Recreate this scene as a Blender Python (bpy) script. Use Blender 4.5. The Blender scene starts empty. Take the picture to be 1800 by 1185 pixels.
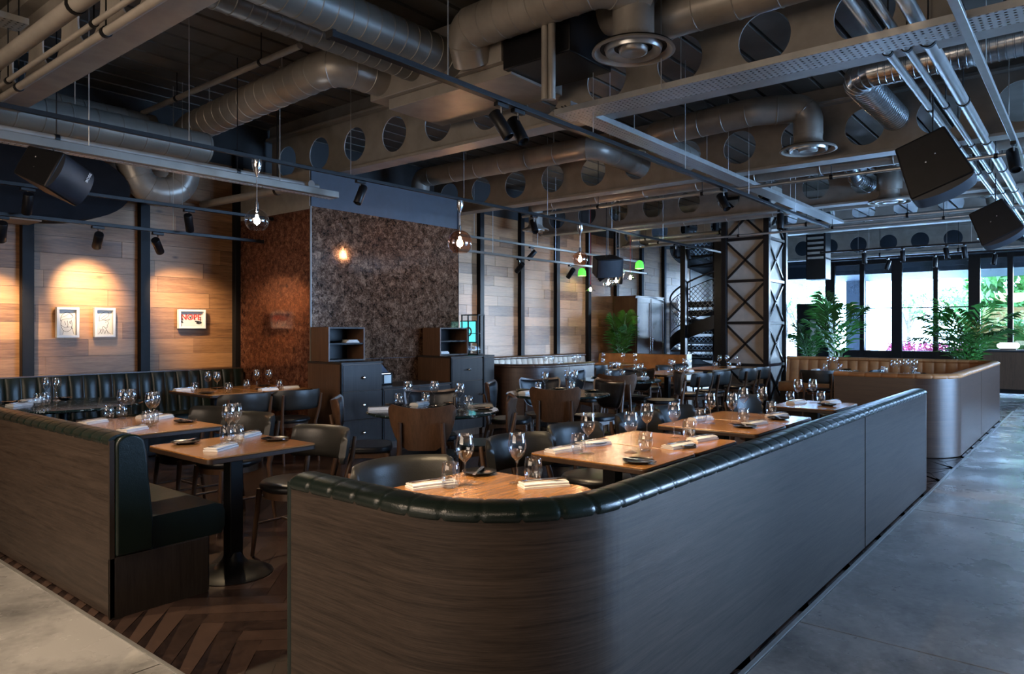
import bpy, math, random
from mathutils import Vector, Matrix
random.seed(7)
scn = bpy.context.scene
COL = scn.collection
PI = math.pi

# ------------------------------------------------------------------ camera
FPX, CX, HY, EYE = 1260.0, 900.0, 582.0, 1.4
YAW = math.atan2(1027, 1260)
FW = (math.cos(YAW), math.sin(YAW)); RT = (math.sin(YAW), -math.cos(YAW))
cam_d = bpy.data.cameras.new('camera'); cam = bpy.data.objects.new('camera', cam_d); COL.objects.link(cam)
cam_d.sensor_fit = 'HORIZONTAL'; cam_d.sensor_width = 36.0; cam_d.lens = 36.0 * FPX / 1800.0
cam_d.shift_y = (HY - 592.5) / 1800.0
cam.location = (0, 0, EYE); cam.rotation_euler = (PI / 2, 0, YAW - PI / 2)
cam_d.clip_end = 300
scn.camera = cam

def at(px, py, z):
    """point of height z seen at a pixel"""
    d = FPX * (EYE - z) / (py - HY); r = (px - CX) / FPX * d
    return Vector((d * FW[0] + r * RT[0], d * FW[1] + r * RT[1], z))

def atY(px, py, Y):
    r = (px - CX) / FPX; k = Y / (FW[1] + r * RT[1])
    return Vector((k * (FW[0] + r * RT[0]), Y, EYE - (py - HY) / FPX * k))

def atX(px, py, X):
    r = (px - CX) / FPX; k = X / (FW[0] + r * RT[0])
    return Vector((X, k * (FW[1] + r * RT[1]), EYE - (py - HY) / FPX * k))

def seen(x, y, z):
    d = x * FW[0] + y * FW[1]; r = x * RT[0] + y * RT[1]
    return (CX + FPX * r / d, HY + FPX * (EYE - z) / d)

# ------------------------------------------------------------------ world, exposure
scn.view_settings.view_transform = 'Standard'; scn.view_settings.look = 'None'
scn.view_settings.gamma = 1.0; scn.view_settings.use_curve_mapping = False
scn.view_settings.exposure = 0.75
w = bpy.data.worlds.new('sky'); scn.world = w; w.use_nodes = True
nt = w.node_tree; nt.nodes.clear()
wo = nt.nodes.new('ShaderNodeOutputWorld'); wb = nt.nodes.new('ShaderNodeBackground')
wr = nt.nodes.new('ShaderNodeValToRGB'); wc = nt.nodes.new('ShaderNodeTexCoord'); ws = nt.nodes.new('ShaderNodeSeparateXYZ')
nt.links.new(wc.outputs['Generated'], ws.inputs[0]); nt.links.new(ws.outputs['Z'], wr.inputs[0])
wr.color_ramp.elements[0].position = 0.45; wr.color_ramp.elements[0].color = (0.36, 0.58, 0.95, 1)
wr.color_ramp.elements[1].position = 0.9; wr.color_ramp.elements[1].color = (0.26, 0.50, 1.0, 1)
nt.links.new(wr.outputs[0], wb.inputs[0]); wb.inputs[1].default_value = 30.0
nt.links.new(wb.outputs[0], wo.inputs[0])
scn.cycles.use_denoising = True
scn.cycles.max_bounces = 10; scn.cycles.transparent_max_bounces = 24
scn.cycles.diffuse_bounces = 4; scn.cycles.glossy_bounces = 4
scn.cycles.sample_clamp_indirect = 6.0
scn.cycles.caustics_reflective = False; scn.cycles.caustics_refractive = False

def lamp(name, kind, loc, energy, color, aim=None, **kw):
    d = bpy.data.lights.new(name, kind); d.energy = energy; d.color = color
    for k, v in kw.items(): setattr(d, k, v)
    o = bpy.data.objects.new(name, d); COL.objects.link(o); o.location = loc
    if aim is not None:
        o.rotation_euler = (Vector(aim) - Vector(loc)).to_track_quat('-Z', 'Y').to_euler()
    return o

def portal(loc, aim, sx, sy):
    o = lamp('daylight_opening', 'AREA', loc, 1, (1, 1, 1), aim, shape='RECTANGLE', size=sx, size_y=sy)
    o.data.cycles.is_portal = True
portal((22.3, 3.6, 1.8), (0, 3.6, 1.8), 10.5, 3.3)
portal((10.6, -5.95, 1.9), (10.6, 0, 1.9), 6.2, 3.0)
# low daylight raking in through the glazed end wall
lamp('low_daylight', 'SUN', (26, -3, 4), 11, (0.58, 0.76, 1.0), (26 - math.cos(math.radians(30)), -3 + math.sin(math.radians(30)), 4 - math.tan(math.radians(2.6))), angle=math.radians(12))
# warm fill lights added out of view, behind and above the camera
WARM = (1.0, 0.66, 0.38)
lamp('added_front_fill', 'AREA', (-3.4, 2.4, 1.9), 85, (1.0, 0.80, 0.62), (0, 2.4, 2.0), shape='RECTANGLE', size=5.0, size_y=1.6)  # invented warm fill for beam webs, ducts and booth fronts
lamp('added_warm_fill', 'AREA', (-1.6, 3.4, 3.3), 80, (1.0, 0.76, 0.56), (0.2, 3.4, 0), shape='DISK', size=1.6)  # added area light without a fixture, warms the left side
lamp('spot_beam', 'SPOT', (.1, 4.4, 3.3), 170, (1.0, .78, .54), (.55, 3.9, 0), spot_size=math.radians(75), spot_blend=1.0, shadow_soft_size=.05)  # added beam without a fixture, brightens the concrete at left
lamp('added_warm_fill', 'AREA', (-1.2, -0.8, 3.3), 20, (1.0, 0.78, 0.58), (0.8, -0.2, 0), shape='DISK', size=1.6)  # weaker added area light, also without a fixture

# ------------------------------------------------------------------ mesh building
class MB:
    def __init__(self):
        self.v = []; self.f = []; self.uv = {}; self.col = {}
    def add(self, vs, fs):
        b = len(self.v); self.v += [tuple(p) for p in vs]; self.f += [tuple(i + b for i in f) for f in fs]
        return b
    def box2(self, x0, y0, z0, x1, y1, z1, M=None):
        p = [(x0, y0, z0), (x1, y0, z0), (x1, y1, z0), (x0, y1, z0), (x0, y0, z1), (x1, y0, z1), (x1, y1, z1), (x0, y1, z1)]
        if M is not None: p = [M @ Vector(q) for q in p]
        self.add(p, [(0, 3, 2, 1), (4, 5, 6, 7), (0, 1, 5, 4), (1, 2, 6, 5), (2, 3, 7, 6), (3, 0, 4, 7)]); return self
    def box(self, c, s, rz=0, M=None):
        R = Matrix.Translation(Vector(c)) @ (M if M is not None else Matrix.Rotation(rz, 4, 'Z'))
        return self.box2(-s[0] / 2, -s[1] / 2, -s[2] / 2, s[0] / 2, s[1] / 2, s[2] / 2, R)
    def bar(self, a, b, w, h, up=(0, 0, 1)):
        a = Vector(a); b = Vector(b); d = (b - a); L = d.length; d.normalize(); u = Vector(up)
        if abs(d.dot(u)) > .99: u = Vector((0, 1, 0))
        s = d.cross(u).normalized(); u = s.cross(d)
        M = Matrix((s, d, u)).transposed().to_4x4(); M.translation = (a + b) / 2
        return self.box2(-w / 2, -L / 2, -h / 2, w / 2, L / 2, h / 2, M)
    def tube(self, pts, r, n=12, caps=True, closed=False):
        pts = [Vector(p) for p in pts]; N = len(pts); rr = r if isinstance(r, (list, tuple)) else [r] * N
        T = []
        for i in range(N):
            a = pts[max(i - 1, 0)]; b = pts[min(i + 1, N - 1)]; t = (b - a)
            T.append(t.normalized() if t.length > 1e-9 else (T[-1] if T else Vector((0, 0, 1))))
        u = Vector((0, 0, 1)) if abs(T[0].z) < .9 else Vector((0, 1, 0))
        u = (u - T[0] * u.dot(T[0])).normalized(); vs = []
        for i in range(N):
            u = (u - T[i] * u.dot(T[i])).normalized(); w = T[i].cross(u)
            for k in range(n):
                a = 2 * PI * k / n
                vs.append(pts[i] + (u * math.cos(a) + w * math.sin(a)) * rr[i])
        fs = [(i * n + k, i * n + (k + 1) % n, (i + 1) * n + (k + 1) % n, (i + 1) * n + k) for i in range(N - 1) for k in range(n)]
        if caps: fs += [tuple(range(n - 1, -1, -1)), tuple((N - 1) * n + k for k in range(n))]
        self.add(vs, fs); return self
    def cyl(self, a, b, r0, r1=None, n=12):
        return self.tube([a, b], [r0, r0 if r1 is None else r1], n)
    def lathe(self, prof, c=(0, 0, 0), n=24, M=None, caps=False):
        vs = []
        for r, z in prof:
            for k in range(n):
                a = 2 * PI * k / n; p = Vector((r * math.cos(a), r * math.sin(a), z))
                if M is not None: p = M @ p
                vs.append(p + Vector(c))
        N = len(prof)
        fs = [(i * n + k, i * n + (k + 1) % n, (i + 1) * n + (k + 1) % n, (i + 1) * n + k) for i in range(N - 1) for k in range(n)]
        if caps: fs += [tuple(range(n - 1, -1, -1)), tuple((N - 1) * n + k for k in range(n))]
        self.add(vs, fs); return self
    def prism(self, poly, z0, z1, M=None):
        n = len(poly); vs = [Vector((x, y, z0)) for x, y in poly] + [Vector((x, y, z1)) for x, y in poly]
        if M is not None: vs = [M @ p for p in vs]
        self.add(vs, [tuple(range(n - 1, -1, -1)), tuple(range(n, 2 * n))] + [(k, (k + 1) % n, n + (k + 1) % n, n + k) for k in range(n)]); return self
    def sheet(self, f1, f2, nu, nv):
        b1 = [f1(i / nu, j / nv) for j in range(nv + 1) for i in range(nu + 1)]
        b2 = [f2(i / nu, j / nv) for j in range(nv + 1) for i in range(nu + 1)]
        W = nu + 1; S = len(b1); fs = []
        for j in range(nv):
            for i in range(nu):
                a = j * W + i; fs.append((a, a + 1, a + W + 1, a + W)); fs.append((S + a, S + a + W, S + a + W + 1, S + a + 1))
        for i in range(nu):
            fs.append((i, S + i, S + i + 1, i + 1)); a = nv * W + i; fs.append((a, a + 1, S + a + 1, S + a))
        for j in range(nv):
            a = j * W; fs.append((a, a + W, S + a + W, S + a)); a = j * W + nu; fs.append((a, S + a, S + a + W, a + W))
        self.add(b1 + b2, fs); return self
    def sweep(self, path, prof, caps=True):
        """path: (x,y,nx,ny,s); prof(s) -> closed list of (inward, z)"""
        b = len(self.v); n = None
        for x, y, nx, ny, s in path:
            P = prof(s); n = len(P); acc = 0
            for q, (o, z) in enumerate(P):
                self.uv[len(self.v)] = (s, z + o * 0.6); self.v.append((x + nx * o, y + ny * o, z))
        N = len(path)
        for i in range(N - 1):
            for k in range(n):
                self.f.append((b + i * n + k, b + (i + 1) * n + k, b + (i + 1) * n + (k + 1) % n, b + i * n + (k + 1) % n))
        if caps: self.f += [tuple(b + k for k in range(n)), tuple(b + (N - 1) * n + k for k in range(n - 1, -1, -1))]
        return self
    def build(self, name, mat, parent=None, loc=(0, 0, 0), rz=0, bevel=0, seg=2, smooth=True, angle=38, subsurf=0):
        me = bpy.data.meshes.new(name); me.from_pydata(self.v, [], self.f)
        if self.uv:
            L = me.uv_layers.new(name='UVMap')
            for lp in me.loops: L.data[lp.index].uv = self.uv.get(lp.vertex_index, (0, 0))
        if self.col:
            A = me.color_attributes.new('tone', 'FLOAT_COLOR', 'POINT')
            for i in range(len(me.vertices)):
                c = self.col.get(i, .5); A.data[i].color = (c, c, c, 1)
        me.validate()
        if smooth:
            me.polygons.foreach_set('use_smooth', [True] * len(me.polygons)); me.set_sharp_from_angle(angle=math.radians(angle))
        me.update(); me.materials.append(mat)
        o = bpy.data.objects.new(name, me); COL.objects.link(o); o.location = loc; o.rotation_euler = (0, 0, rz)
        if parent is not None: o.parent = parent
        if bevel:
            m = o.modifiers.new('bevel', 'BEVEL'); m.width = bevel; m.segments = seg; m.limit_method = 'ANGLE'; m.angle_limit = math.radians(40)
            m.harden_normals = False
        if subsurf:
            m = o.modifiers.new('sub', 'SUBSURF'); m.levels = subsurf; m.render_levels = subsurf
        return o

def tag(o, label, cat, group=None):
    o['label'] = label; o['category'] = cat
    if group: o['group'] = group
    return o
def struct(o):
    o['kind'] = 'structure'; return o
def thing(name, label, cat, loc=(0, 0, 0), rz=0, group=None):
    o = bpy.data.objects.new(name, None); COL.objects.link(o); o.location = loc; o.rotation_euler = (0, 0, rz)
    o.empty_display_size = .1
    return tag(o, label, cat, group)
KIDS = {}
def dup(root, loc, rz=0, label=None, group=None):
    r = root.copy(); COL.objects.link(r); r.location = loc; r.rotation_euler = (0, 0, rz)
    if label: r['label'] = label
    if group: r['group'] = group
    kids = KIDS.get(root.name)
    if kids is None: kids = KIDS[root.name] = [(c, list(c.children)) for c in root.children]
    for ch, gs in kids:
        c = ch.copy(); COL.objects.link(c); c.parent = r
        for g in gs:
            d = g.copy(); COL.objects.link(d); d.parent = c
    return r

def fillet(pts, rad, n=8):
    pts = [Vector(p) for p in pts]; out = [pts[0]]
    for i in range(1, len(pts) - 1):
        p = pts[i]; a = (pts[i - 1] - p); b = (pts[i + 1] - p); la, lb = a.length, b.length; a.normalize(); b.normalize()
        ang = a.angle(b)
        if ang > PI - .02: out.append(p); continue
        t = min(rad / math.tan(ang / 2), la * .49, lb * .49); R = t * math.tan(ang / 2)
        c = p + (a + b).normalized() * (R / math.sin(ang / 2)); s = p + a * t; e = p + b * t
        vs, ve = s - c, e - c; tot = vs.angle(ve); ax = vs.cross(ve).normalized()
        for k in range(n + 1): out.append(c + Matrix.Rotation(tot * k / n, 3, ax) @ vs)
    out.append(pts[-1]); return out

def rpath(pts, rad=.4, ds=.02):
    P = fillet([(x, y, 0) for x, y in pts], rad, 24); L = [0]
    for i in range(1, len(P)): L.append(L[-1] + (P[i] - P[i - 1]).length)
    n = max(2, round(L[-1] / ds)); out = []; j = 0
    for i in range(n + 1):
        s = L[-1] * i / n
        while j < len(P) - 2 and L[j + 1] < s: j += 1
        d = P[j + 1] - P[j]; t = (s - L[j]) / max(1e-9, L[j + 1] - L[j]); q = P[j] + d * t; out.append([q.x, q.y, 0, 0, s])
    for i in range(n + 1):
        a = out[max(i - 1, 0)]; b = out[min(i + 1, n)]; dx, dy = b[0] - a[0], b[1] - a[1]; l = math.hypot(dx, dy)
        out[i][2] = -dy / l; out[i][3] = dx / l
    return [tuple(o) for o in out]

def ridged(pts, r, gap=.13, rise=.006, rad=.3):
    """resampled centre line with raised seams for a spiral duct"""
    P = fillet(pts, rad, 10); out = [P[0]]; rr = [r]; acc = 0; nxt = gap
    for i in range(1, len(P)):
        a, b = P[i - 1], P[i]; d = b - a; l = d.length
        if l < 1e-6: continue
        while nxt < acc + l:
            t = nxt - acc
            for o_, x in ((-.0075, 0), (-.0035, rise), (.0035, rise), (.0075, 0)):
                q = t + o_
                if 0 < q < l: out.append(a + d * (q / l)); rr.append(r + x)
            nxt += gap
        out.append(b); rr.append(r); acc += l
    return out, rr

# ------------------------------------------------------------------ materials
def new_mat(name):
    m = bpy.data.materials.new(name); m.use_nodes = True; return m, m.node_tree, m.node_tree.nodes['Principled BSDF']
def setp(b, col=None, rough=None, metal=None, spec=None, **kw):
    if col is not None: b.inputs['Base Color'].default_value = (*col, 1)
    if rough is not None: b.inputs['Roughness'].default_value = rough
    if metal is not None: b.inputs['Metallic'].default_value = metal
    if spec is not None: b.inputs['Specular IOR Level'].default_value = spec
    for k, v in kw.items(): b.inputs[k].default_value = v
def node(nt, t, **kw):
    n = nt.nodes.new(t)
    for k, v in kw.items(): setattr(n, k, v)
    return n
def mapping(nt, coord, scale, rot=(0, 0, 0)):
    tc = node(nt, 'ShaderNodeTexCoord'); mp = node(nt, 'ShaderNodeMapping')
    mp.inputs['Scale'].default_value = scale; mp.inputs['Rotation'].default_value = rot
    nt.links.new(tc.outputs[coord], mp.inputs[0]); return mp.outputs[0]
def noise(nt, vec, scale, detail=3, rough=.55, dist=0):
    n = node(nt, 'ShaderNodeTexNoise'); n.inputs['Scale'].default_value = scale; n.inputs['Detail'].default_value = detail
    n.inputs['Roughness'].default_value = rough; n.inputs['Distortion'].default_value = dist
    if vec is not None: nt.links.new(vec, n.inputs['Vector'])
    return n.outputs['Fac']
def ramp(nt, fac, stops):
    r = node(nt, 'ShaderNodeValToRGB'); e = r.color_ramp.elements
    while len(e) > 1: e.remove(e[0])
    e[0].position = stops[0][0]; e[0].color = (*stops[0][1], 1)
    for p, c in stops[1:]:
        x = e.new(p); x.color = (*c, 1)
    nt.links.new(fac, r.inputs[0]); return r.outputs[0]
def bump(nt, b, h, strength, dist=.01):
    n = node(nt, 'ShaderNodeBump'); n.inputs['Strength'].default_value = strength; n.inputs['Distance'].default_value = dist
    nt.links.new(h, n.inputs['Height']); nt.links.new(n.outputs[0], b.inputs['Normal'])
def mathn(nt, op, a, b_=None, c=None):
    n = node(nt, 'ShaderNodeMath', operation=op)
    for i, x in enumerate((a, b_, c)):
        if x is None: continue
        if isinstance(x, (int, float)): n.inputs[i].default_value = x
        else: nt.links.new(x, n.inputs[i])
    return n.outputs[0]

def plain(name, col, rough=.5, metal=0, spec=.5, vary=.25, scale=9, bstr=.06, coord='Object', **kw):
    m, nt, b = new_mat(name); setp(b, col, rough, metal, spec, **kw)
    v = mapping(nt, coord, (1, 1, 1)); f = noise(nt, v, scale, 4)
    c = ramp(nt, f, [(.3, tuple(x * (1 - vary) for x in col)), (.7, tuple(min(1, x * (1 + vary)) for x in col))])
    nt.links.new(c, b.inputs['Base Color'])
    if bstr: bump(nt, b, noise(nt, v, scale * 12, 3), bstr, .004)
    return m

def wood(name, c1, c2, rough=.4, along=(1.2, 14, 14), coord='Object', spec=.45, tone=False, bstr=.08, knots=False, coat=0, fine=1.0, tw=.26):
    m, nt, b = new_mat(name); setp(b, c1, rough, 0, spec)
    v = mapping(nt, coord, along); f = noise(nt, v, 1.6, 6, .62, 1.1); f2 = noise(nt, v, 9 * fine, 4, .7)
    mix = mathn(nt, 'MULTIPLY_ADD', f2, .45, mathn(nt, 'MULTIPLY', f, .62))
    if tone:
        at_ = node(nt, 'ShaderNodeAttribute'); at_.attribute_name = 'tone'
        mix = mathn(nt, 'ADD', mathn(nt, 'MULTIPLY', mix, .98 - tw), mathn(nt, 'MULTIPLY', at_.outputs['Fac'], tw))
    mid = tuple((a + c) / 2 for a, c in zip(c1, c2))
    col = ramp(nt, mix, [(.28, c1), (.5, mid), (.74, c2)])
    if knots:
        vv = mapping(nt, coord, (1.4, 3.2, 3.2)); k = node(nt, 'ShaderNodeTexVoronoi'); k.inputs['Scale'].default_value = 1.3
        nt.links.new(vv, k.inputs['Vector']); kk = ramp(nt, k.outputs['Distance'], [(.02, (.12, .09, .07)), (.10, (1, 1, 1))])
        mx = node(nt, 'ShaderNodeMix', data_type='RGBA', blend_type='MULTIPLY'); mx.inputs['Factor'].default_value = .8
        nt.links.new(col, mx.inputs['A']); nt.links.new(kk, mx.inputs['B']); col = mx.outputs['Result']
    nt.links.new(col, b.inputs['Base Color'])
    bump(nt, b, f2, bstr, .004)
    if coat: b.inputs['Coat Weight'].default_value = coat; b.inputs['Coat Roughness'].default_value = .15
    return m

def leather(name, col, rough=.38):
    m, nt, b = new_mat(name); setp(b, col, rough, 0, .38)
    v = mapping(nt, 'Object', (1, 1, 1)); f = noise(nt, v, 5, 4)
    nt.links.new(ramp(nt, f, [(.3, tuple(x * .75 for x in col)), (.7, tuple(x * 1.25 for x in col))]), b.inputs['Base Color'])
    k = node(nt, 'ShaderNodeTexVoronoi'); k.inputs['Scale'].default_value = 260; nt.links.new(v, k.inputs['Vector'])
    h = mathn(nt, 'ADD', mathn(nt, 'MULTIPLY', k.outputs['Distance'], .25), noise(nt, v, 14, 4))
    bump(nt, b, h, .16, .01); return m

def emit(name, col, s):
    m, nt, b = new_mat(name); setp(b, (0, 0, 0), .5); b.inputs['Emission Color'].default_value = (*col, 1); b.inputs['Emission Strength'].default_value = s
    return m

def glass(name, tint=(.95, .965, .98), boost=.07, rough=.02):
    m = bpy.data.materials.new(name); m.use_nodes = True; nt = m.node_tree; nt.nodes.clear()
    o = node(nt, 'ShaderNodeOutputMaterial'); t = node(nt, 'ShaderNodeBsdfTransparent'); g = node(nt, 'ShaderNodeBsdfGlossy')
    t.inputs[0].default_value = (*tint, 1); g.inputs['Roughness'].default_value = rough; g.inputs['Color'].default_value = (1, 1, 1, 1)
    lw = node(nt, 'ShaderNodeLayerWeight'); lw.inputs['Blend'].default_value = .35
    f = mathn(nt, 'MULTIPLY_ADD', mathn(nt, 'POWER', lw.outputs['Facing'], 2.2), .85, boost)
    mx = node(nt, 'ShaderNodeMixShader'); nt.links.new(f, mx.inputs[0]); nt.links.new(t.outputs[0], mx.inputs[1]); nt.links.new(g.outputs[0], mx.inputs[2])
    nt.links.new(mx.outputs[0], o.inputs[0]); return m

def perforated(name, col, sx, sy, rad, metal=.6, coord='Object', diamond=False, rough=.4):
    m, nt, b = new_mat(name); setp(b, col, rough, metal)
    v = mapping(nt, coord, (sx, sy, sx)); s = node(nt, 'ShaderNodeSeparateXYZ'); nt.links.new(v, s.inputs[0])
    if diamond:   # a net of crossed wires
        a = mathn(nt, 'FRACT', mathn(nt, 'ADD', s.outputs['X'], s.outputs['Y'])); c = mathn(nt, 'FRACT', mathn(nt, 'SUBTRACT', s.outputs['X'], s.outputs['Y']))
        wa = mathn(nt, 'LESS_THAN', a, rad); wc_ = mathn(nt, 'LESS_THAN', c, rad)
        solid = mathn(nt, 'MAXIMUM', wa, wc_)
    else:
        a = mathn(nt, 'SUBTRACT', mathn(nt, 'FRACT', s.outputs['X']), .5); c = mathn(nt, 'SUBTRACT', mathn(nt, 'FRACT', s.outputs['Y']), .5)
        d = mathn(nt, 'ADD', mathn(nt, 'POWER', mathn(nt, 'ABSOLUTE', a), 2), mathn(nt, 'POWER', mathn(nt, 'ABSOLUTE', c), 2))
        solid = mathn(nt, 'GREATER_THAN', d, rad * rad)
    t = node(nt, 'ShaderNodeBsdfTransparent'); mx = node(nt, 'ShaderNodeMixShader'); nt.links.new(solid, mx.inputs[0])
    nt.links.new(t.outputs[0], mx.inputs[1]); nt.links.new(b.outputs[0], mx.inputs[2]); nt.links.new(mx.outputs[0], nt.nodes['Material Output'].inputs[0])
    return m

def copper_panel(name, c1, c2, c3, scale, rough=.16, metal=.75):
    m, nt, b = new_mat(name); setp(b, c2, rough, metal, .5)
    v = mapping(nt, 'Object', (1, 1, 1.0)); f = noise(nt, v, scale, 7, .72, .6); g = noise(nt, v, scale * 4.5, 5, .7)
    h = mathn(nt, 'ADD', mathn(nt, 'MULTIPLY', f, .6), mathn(nt, 'MULTIPLY', g, .4))
    nt.links.new(ramp(nt, h, [(.38, c1), (.5, c2), (.62, c3)]), b.inputs['Base Color'])
    nt.links.new(ramp(nt, g, [(.3, (rough * .6,) * 3), (.7, (rough * 1.9,) * 3)]), b.inputs['Roughness'])
    wv = noise(nt, v, 1.2, 2); bump(nt, b, wv, .10, .05); return m

def concrete(name, c1, c2):
    m, nt, b = new_mat(name); setp(b, c1, .3, 0, .5)
    v = mapping(nt, 'Object', (1, 1, 1)); f = noise(nt, v, .9, 7, .62, .8); g = noise(nt, v, 26, 4, .6)
    h = mathn(nt, 'ADD', mathn(nt, 'MULTIPLY', f, .8), mathn(nt, 'MULTIPLY', g, .2))
    nt.links.new(ramp(nt, h, [(.38, c1), (.50, tuple((a + c) / 2 for a, c in zip(c1, c2))), (.60, c2)]), b.inputs['Base Color'])
    nt.links.new(ramp(nt, noise(nt, v, 2.3, 5, .6), [(.35, (.15,) * 3), (.65, (.42,) * 3)]), b.inputs['Roughness'])
    bump(nt, b, g, .05, .004); return m

def marble(name):
    m, nt, b = new_mat(name); setp(b, (.02, .035, .03), .1, 0, .6)
    v = mapping(nt, 'Object', (1, 1, 1)); f = noise(nt, v, 2.2, 8, .65, 2.2)
    d = mathn(nt, 'ABSOLUTE', mathn(nt, 'SUBTRACT', f, .5))
    nt.links.new(ramp(nt, d, [(.0, (.75, .78, .74)), (.007, (.16, .20, .18)), (.02, (.014, .026, .022)), (.2, (.008, .016, .014))]), b.inputs['Base Color'])
    return m

M = dict(
    walnut=wood('walnut_veneer', (.005, .004, .0035), (.062, .045, .035), .42, (1.0, 26, 26), 'UV', spec=.16),
    walnut2=wood('brown_walnut_veneer', (.025, .013, .009), (.085, .046, .030), .38, (1.0, 22, 22), 'UV'),
    cab=wood('dark_stained_oak', (.011, .009, .0075), (.042, .033, .028), .4, (22, 22, 1.2), spec=.3),
    cabw=wood('brown_stained_oak', (.045, .022, .012), (.13, .070, .040), .4, (22, 22, 1.2)),
    tedge=wood('dark_table_edge', (.015, .009, .006), (.055, .030, .018), .3, (6, 6, 6)),
    table=wood('oiled_walnut_top', (.12, .048, .014), (.46, .215, .068), .24, (1.4, 16, 16), coat=.35),
    planks=wood('reclaimed_planks', (.085, .036, .014), (.46, .24, .11), .5, (1.0, 16, 16), tone=True, knots=True),
    floorwood=wood('herringbone_oak', (.009, .006, .006), (.072, .044, .033), .26, (5, 5, 5), tone=True, tw=.36),
    chairwood=wood('chair_oak', (.040, .020, .011), (.13, .068, .038), .33, (10, 10, 2)),
    blackwood=wood('dark_chair_wood', (.012, .009, .008), (.045, .032, .026), .33, (10, 10, 2)),
    concrete=concrete('polished_concrete', (.13, .128, .125), (.37, .36, .345)),
    leather_green=leather('dark_green_leather', (.005, .0105, .008), .31),
    leather_black=leather('black_leather', (.011, .011, .012), .33),
    leather_grey=leather('smoke_leather', (.030, .029, .026), .36),
    leather_tan=leather('tan_leather', (.36, .155, .055), .5),
    leather_cream=leather('cream_leather', (.46, .41, .34), .5),
    black=plain('black_painted_steel', (.006, .006, .007), .42, .0, .25),
    steel=plain('blackened_post', (.006, .006, .007), .55, .0, .2),
    beam=plain('grey_painted_steel', (.27, .245, .215), .42, .0, .5, .16, 5),
    duct=plain('galvanised_duct', (.34, .31, .27), .36, .35, .5, .18, 4, .03),
    ductdark=plain('painted_duct', (.17, .165, .145), .42, .2, .5, .15, 4, .03),
    ductsilver=plain('bright_galvanised', (.55, .58, .60), .22, .9, .5, .15, 4, .03),
    pipe=plain('galvanised_pipe', (.50, .50, .48), .3, .7, .5, .12, 7, .03),
    tray=perforated('perforated_tray', (.50, .50, .48), 24, 24, .24),
    deck=plain('steel_decking', (.12, .11, .095), .45, .2, .5, .25, 3),
    chrome=plain('chrome', (.8, .8, .82), .12, 1, .5, .04, 5, 0),
    cutlery=plain('polished_cutlery', (.75, .75, .78), .18, 1, .5, .04, 5, 0),
    napkin=plain('white_linen', (.80, .79, .77), .8, 0, .2, .05, 30, .2),
    plate=plain('black_stoneware', (.010, .010, .011), .25, 0, .5),
    white=plain('white_paint', (.62, .61, .59), .5, 0, .4, .05),
    paper=plain('drawing_paper', (.50, .49, .46), .8, 0, .2, .05),
    offwhite=plain('plaster_panel', (.44, .40, .35), .7, 0, .3, .1),
    bluewall=plain('slate_blue_paint', (.030, .045, .065), .55, 0, .4, .1),
    darkwall=plain('charcoal_paint', (.025, .025, .026), .6, 0, .4, .1),
    beige=plain('beige_paint', (.30, .27, .23), .6, 0, .4, .1),
    cream=plain('cream_plaster', (.42, .39, .34), .6, 0, .4, .08),
    ink=plain('black_ink', (.015, .015, .015), .7, 0, .2, 0, 5, 0),
    red=plain('red_print', (.50, .025, .015), .6, 0, .3, 0, 5, 0),
    glass=glass('clear_glass'), pane=glass('window_glass', (.93, .96, .97), .05, .0),
    globe=glass('globe_glass', (.86, .89, .93), .12), rose=glass('rose_glass', (.95, .66, .52), .12),
    marble=marble('dark_green_marble'),
    copper=copper_panel('rust_copper', (.05, .018, .011), (.19, .068, .038), (.40, .20, .115), 15, .085, .5),
    tortoise=copper_panel('tortoise_lacquer', (.009, .005, .003), (.095, .050, .030), (.30, .185, .115), 14, .08, .35),
    net=perforated('wire_netting', (.10, .11, .12), 9, 9, .17, .8, 'UV', True),
    leaf=plain('palm_leaf', (.040, .15, .025), .38, 0, .5, .35, 6, 0),
    tree=plain('tree_leaf', (.10, .26, .05), .6, 0, .3, .4, 2, 0),
    bark=plain('bark', (.10, .075, .05), .8, 0, .2, .3),
    pot=plain('planter_clay', (.22, .22, .21), .6),
    paving=plain('pale_paving', (.55, .54, .52), .7, 0, .3, .1, 2),
    pink=plain('pink_petals', (.75, .12, .30), .6, 0, .3, .3),
    bulb=emit('lamp_filament', (1.0, .74, .46), 130), bulbw=emit('lamp_filament_white', (.92, .94, 1.0), 130),
    lens=emit('spot_lens', (1.0, .62, .30), 9), green=glass('green_glass', (.25, .95, .22), .08, .1),
    screen=emit('lit_screen', (.12, .75, .80), 1.1), strip=emit('lit_strip', (.70, .82, 1.0), 3.0),
    window_white=emit('lit_sign', (.85, .93, 1.0), 3.0),
)
for k_ in ('leaf', 'tree', 'pink'):
    M[k_].node_tree.nodes['Principled BSDF'].inputs['Transmission Weight'].default_value = 0.0
gm = M['green'].node_tree
# ================================================================== THE SETTING
X0, X1, Y0, Y1, ZC = -3.6, 22.0, -6.0, 8.75, 4.12
# concrete slab with saw-cut joints (separate slabs of one floor mesh)
m = MB()
xs = [X0, .75, 3.55, 6.35, 9.15, 11.95, 14.75, 17.55, 20.35, X1]; ys = [Y0, -4.2, -1.6, 1.11]
g = .004
for i in range(len(xs) - 1):
    for j in range(len(ys) - 1): m.box2(xs[i] + g, ys[j] + g, -.12, xs[i + 1] - g, ys[j + 1] - g, 0)
ys = [1.11, 3.05, 5.6, Y1]
for j in range(3):
    m.box2(X0, ys[j] + g, -.12, -1.1 - g, ys[j + 1] - g, 0); m.box2(-1.1 + g, ys[j] + g, -.12, 1.40, ys[j + 1] - g, 0)
m.box2(X0, Y0, -.14, X1, Y1, -.121)
struct(m.build('floor', M['concrete']))
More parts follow.
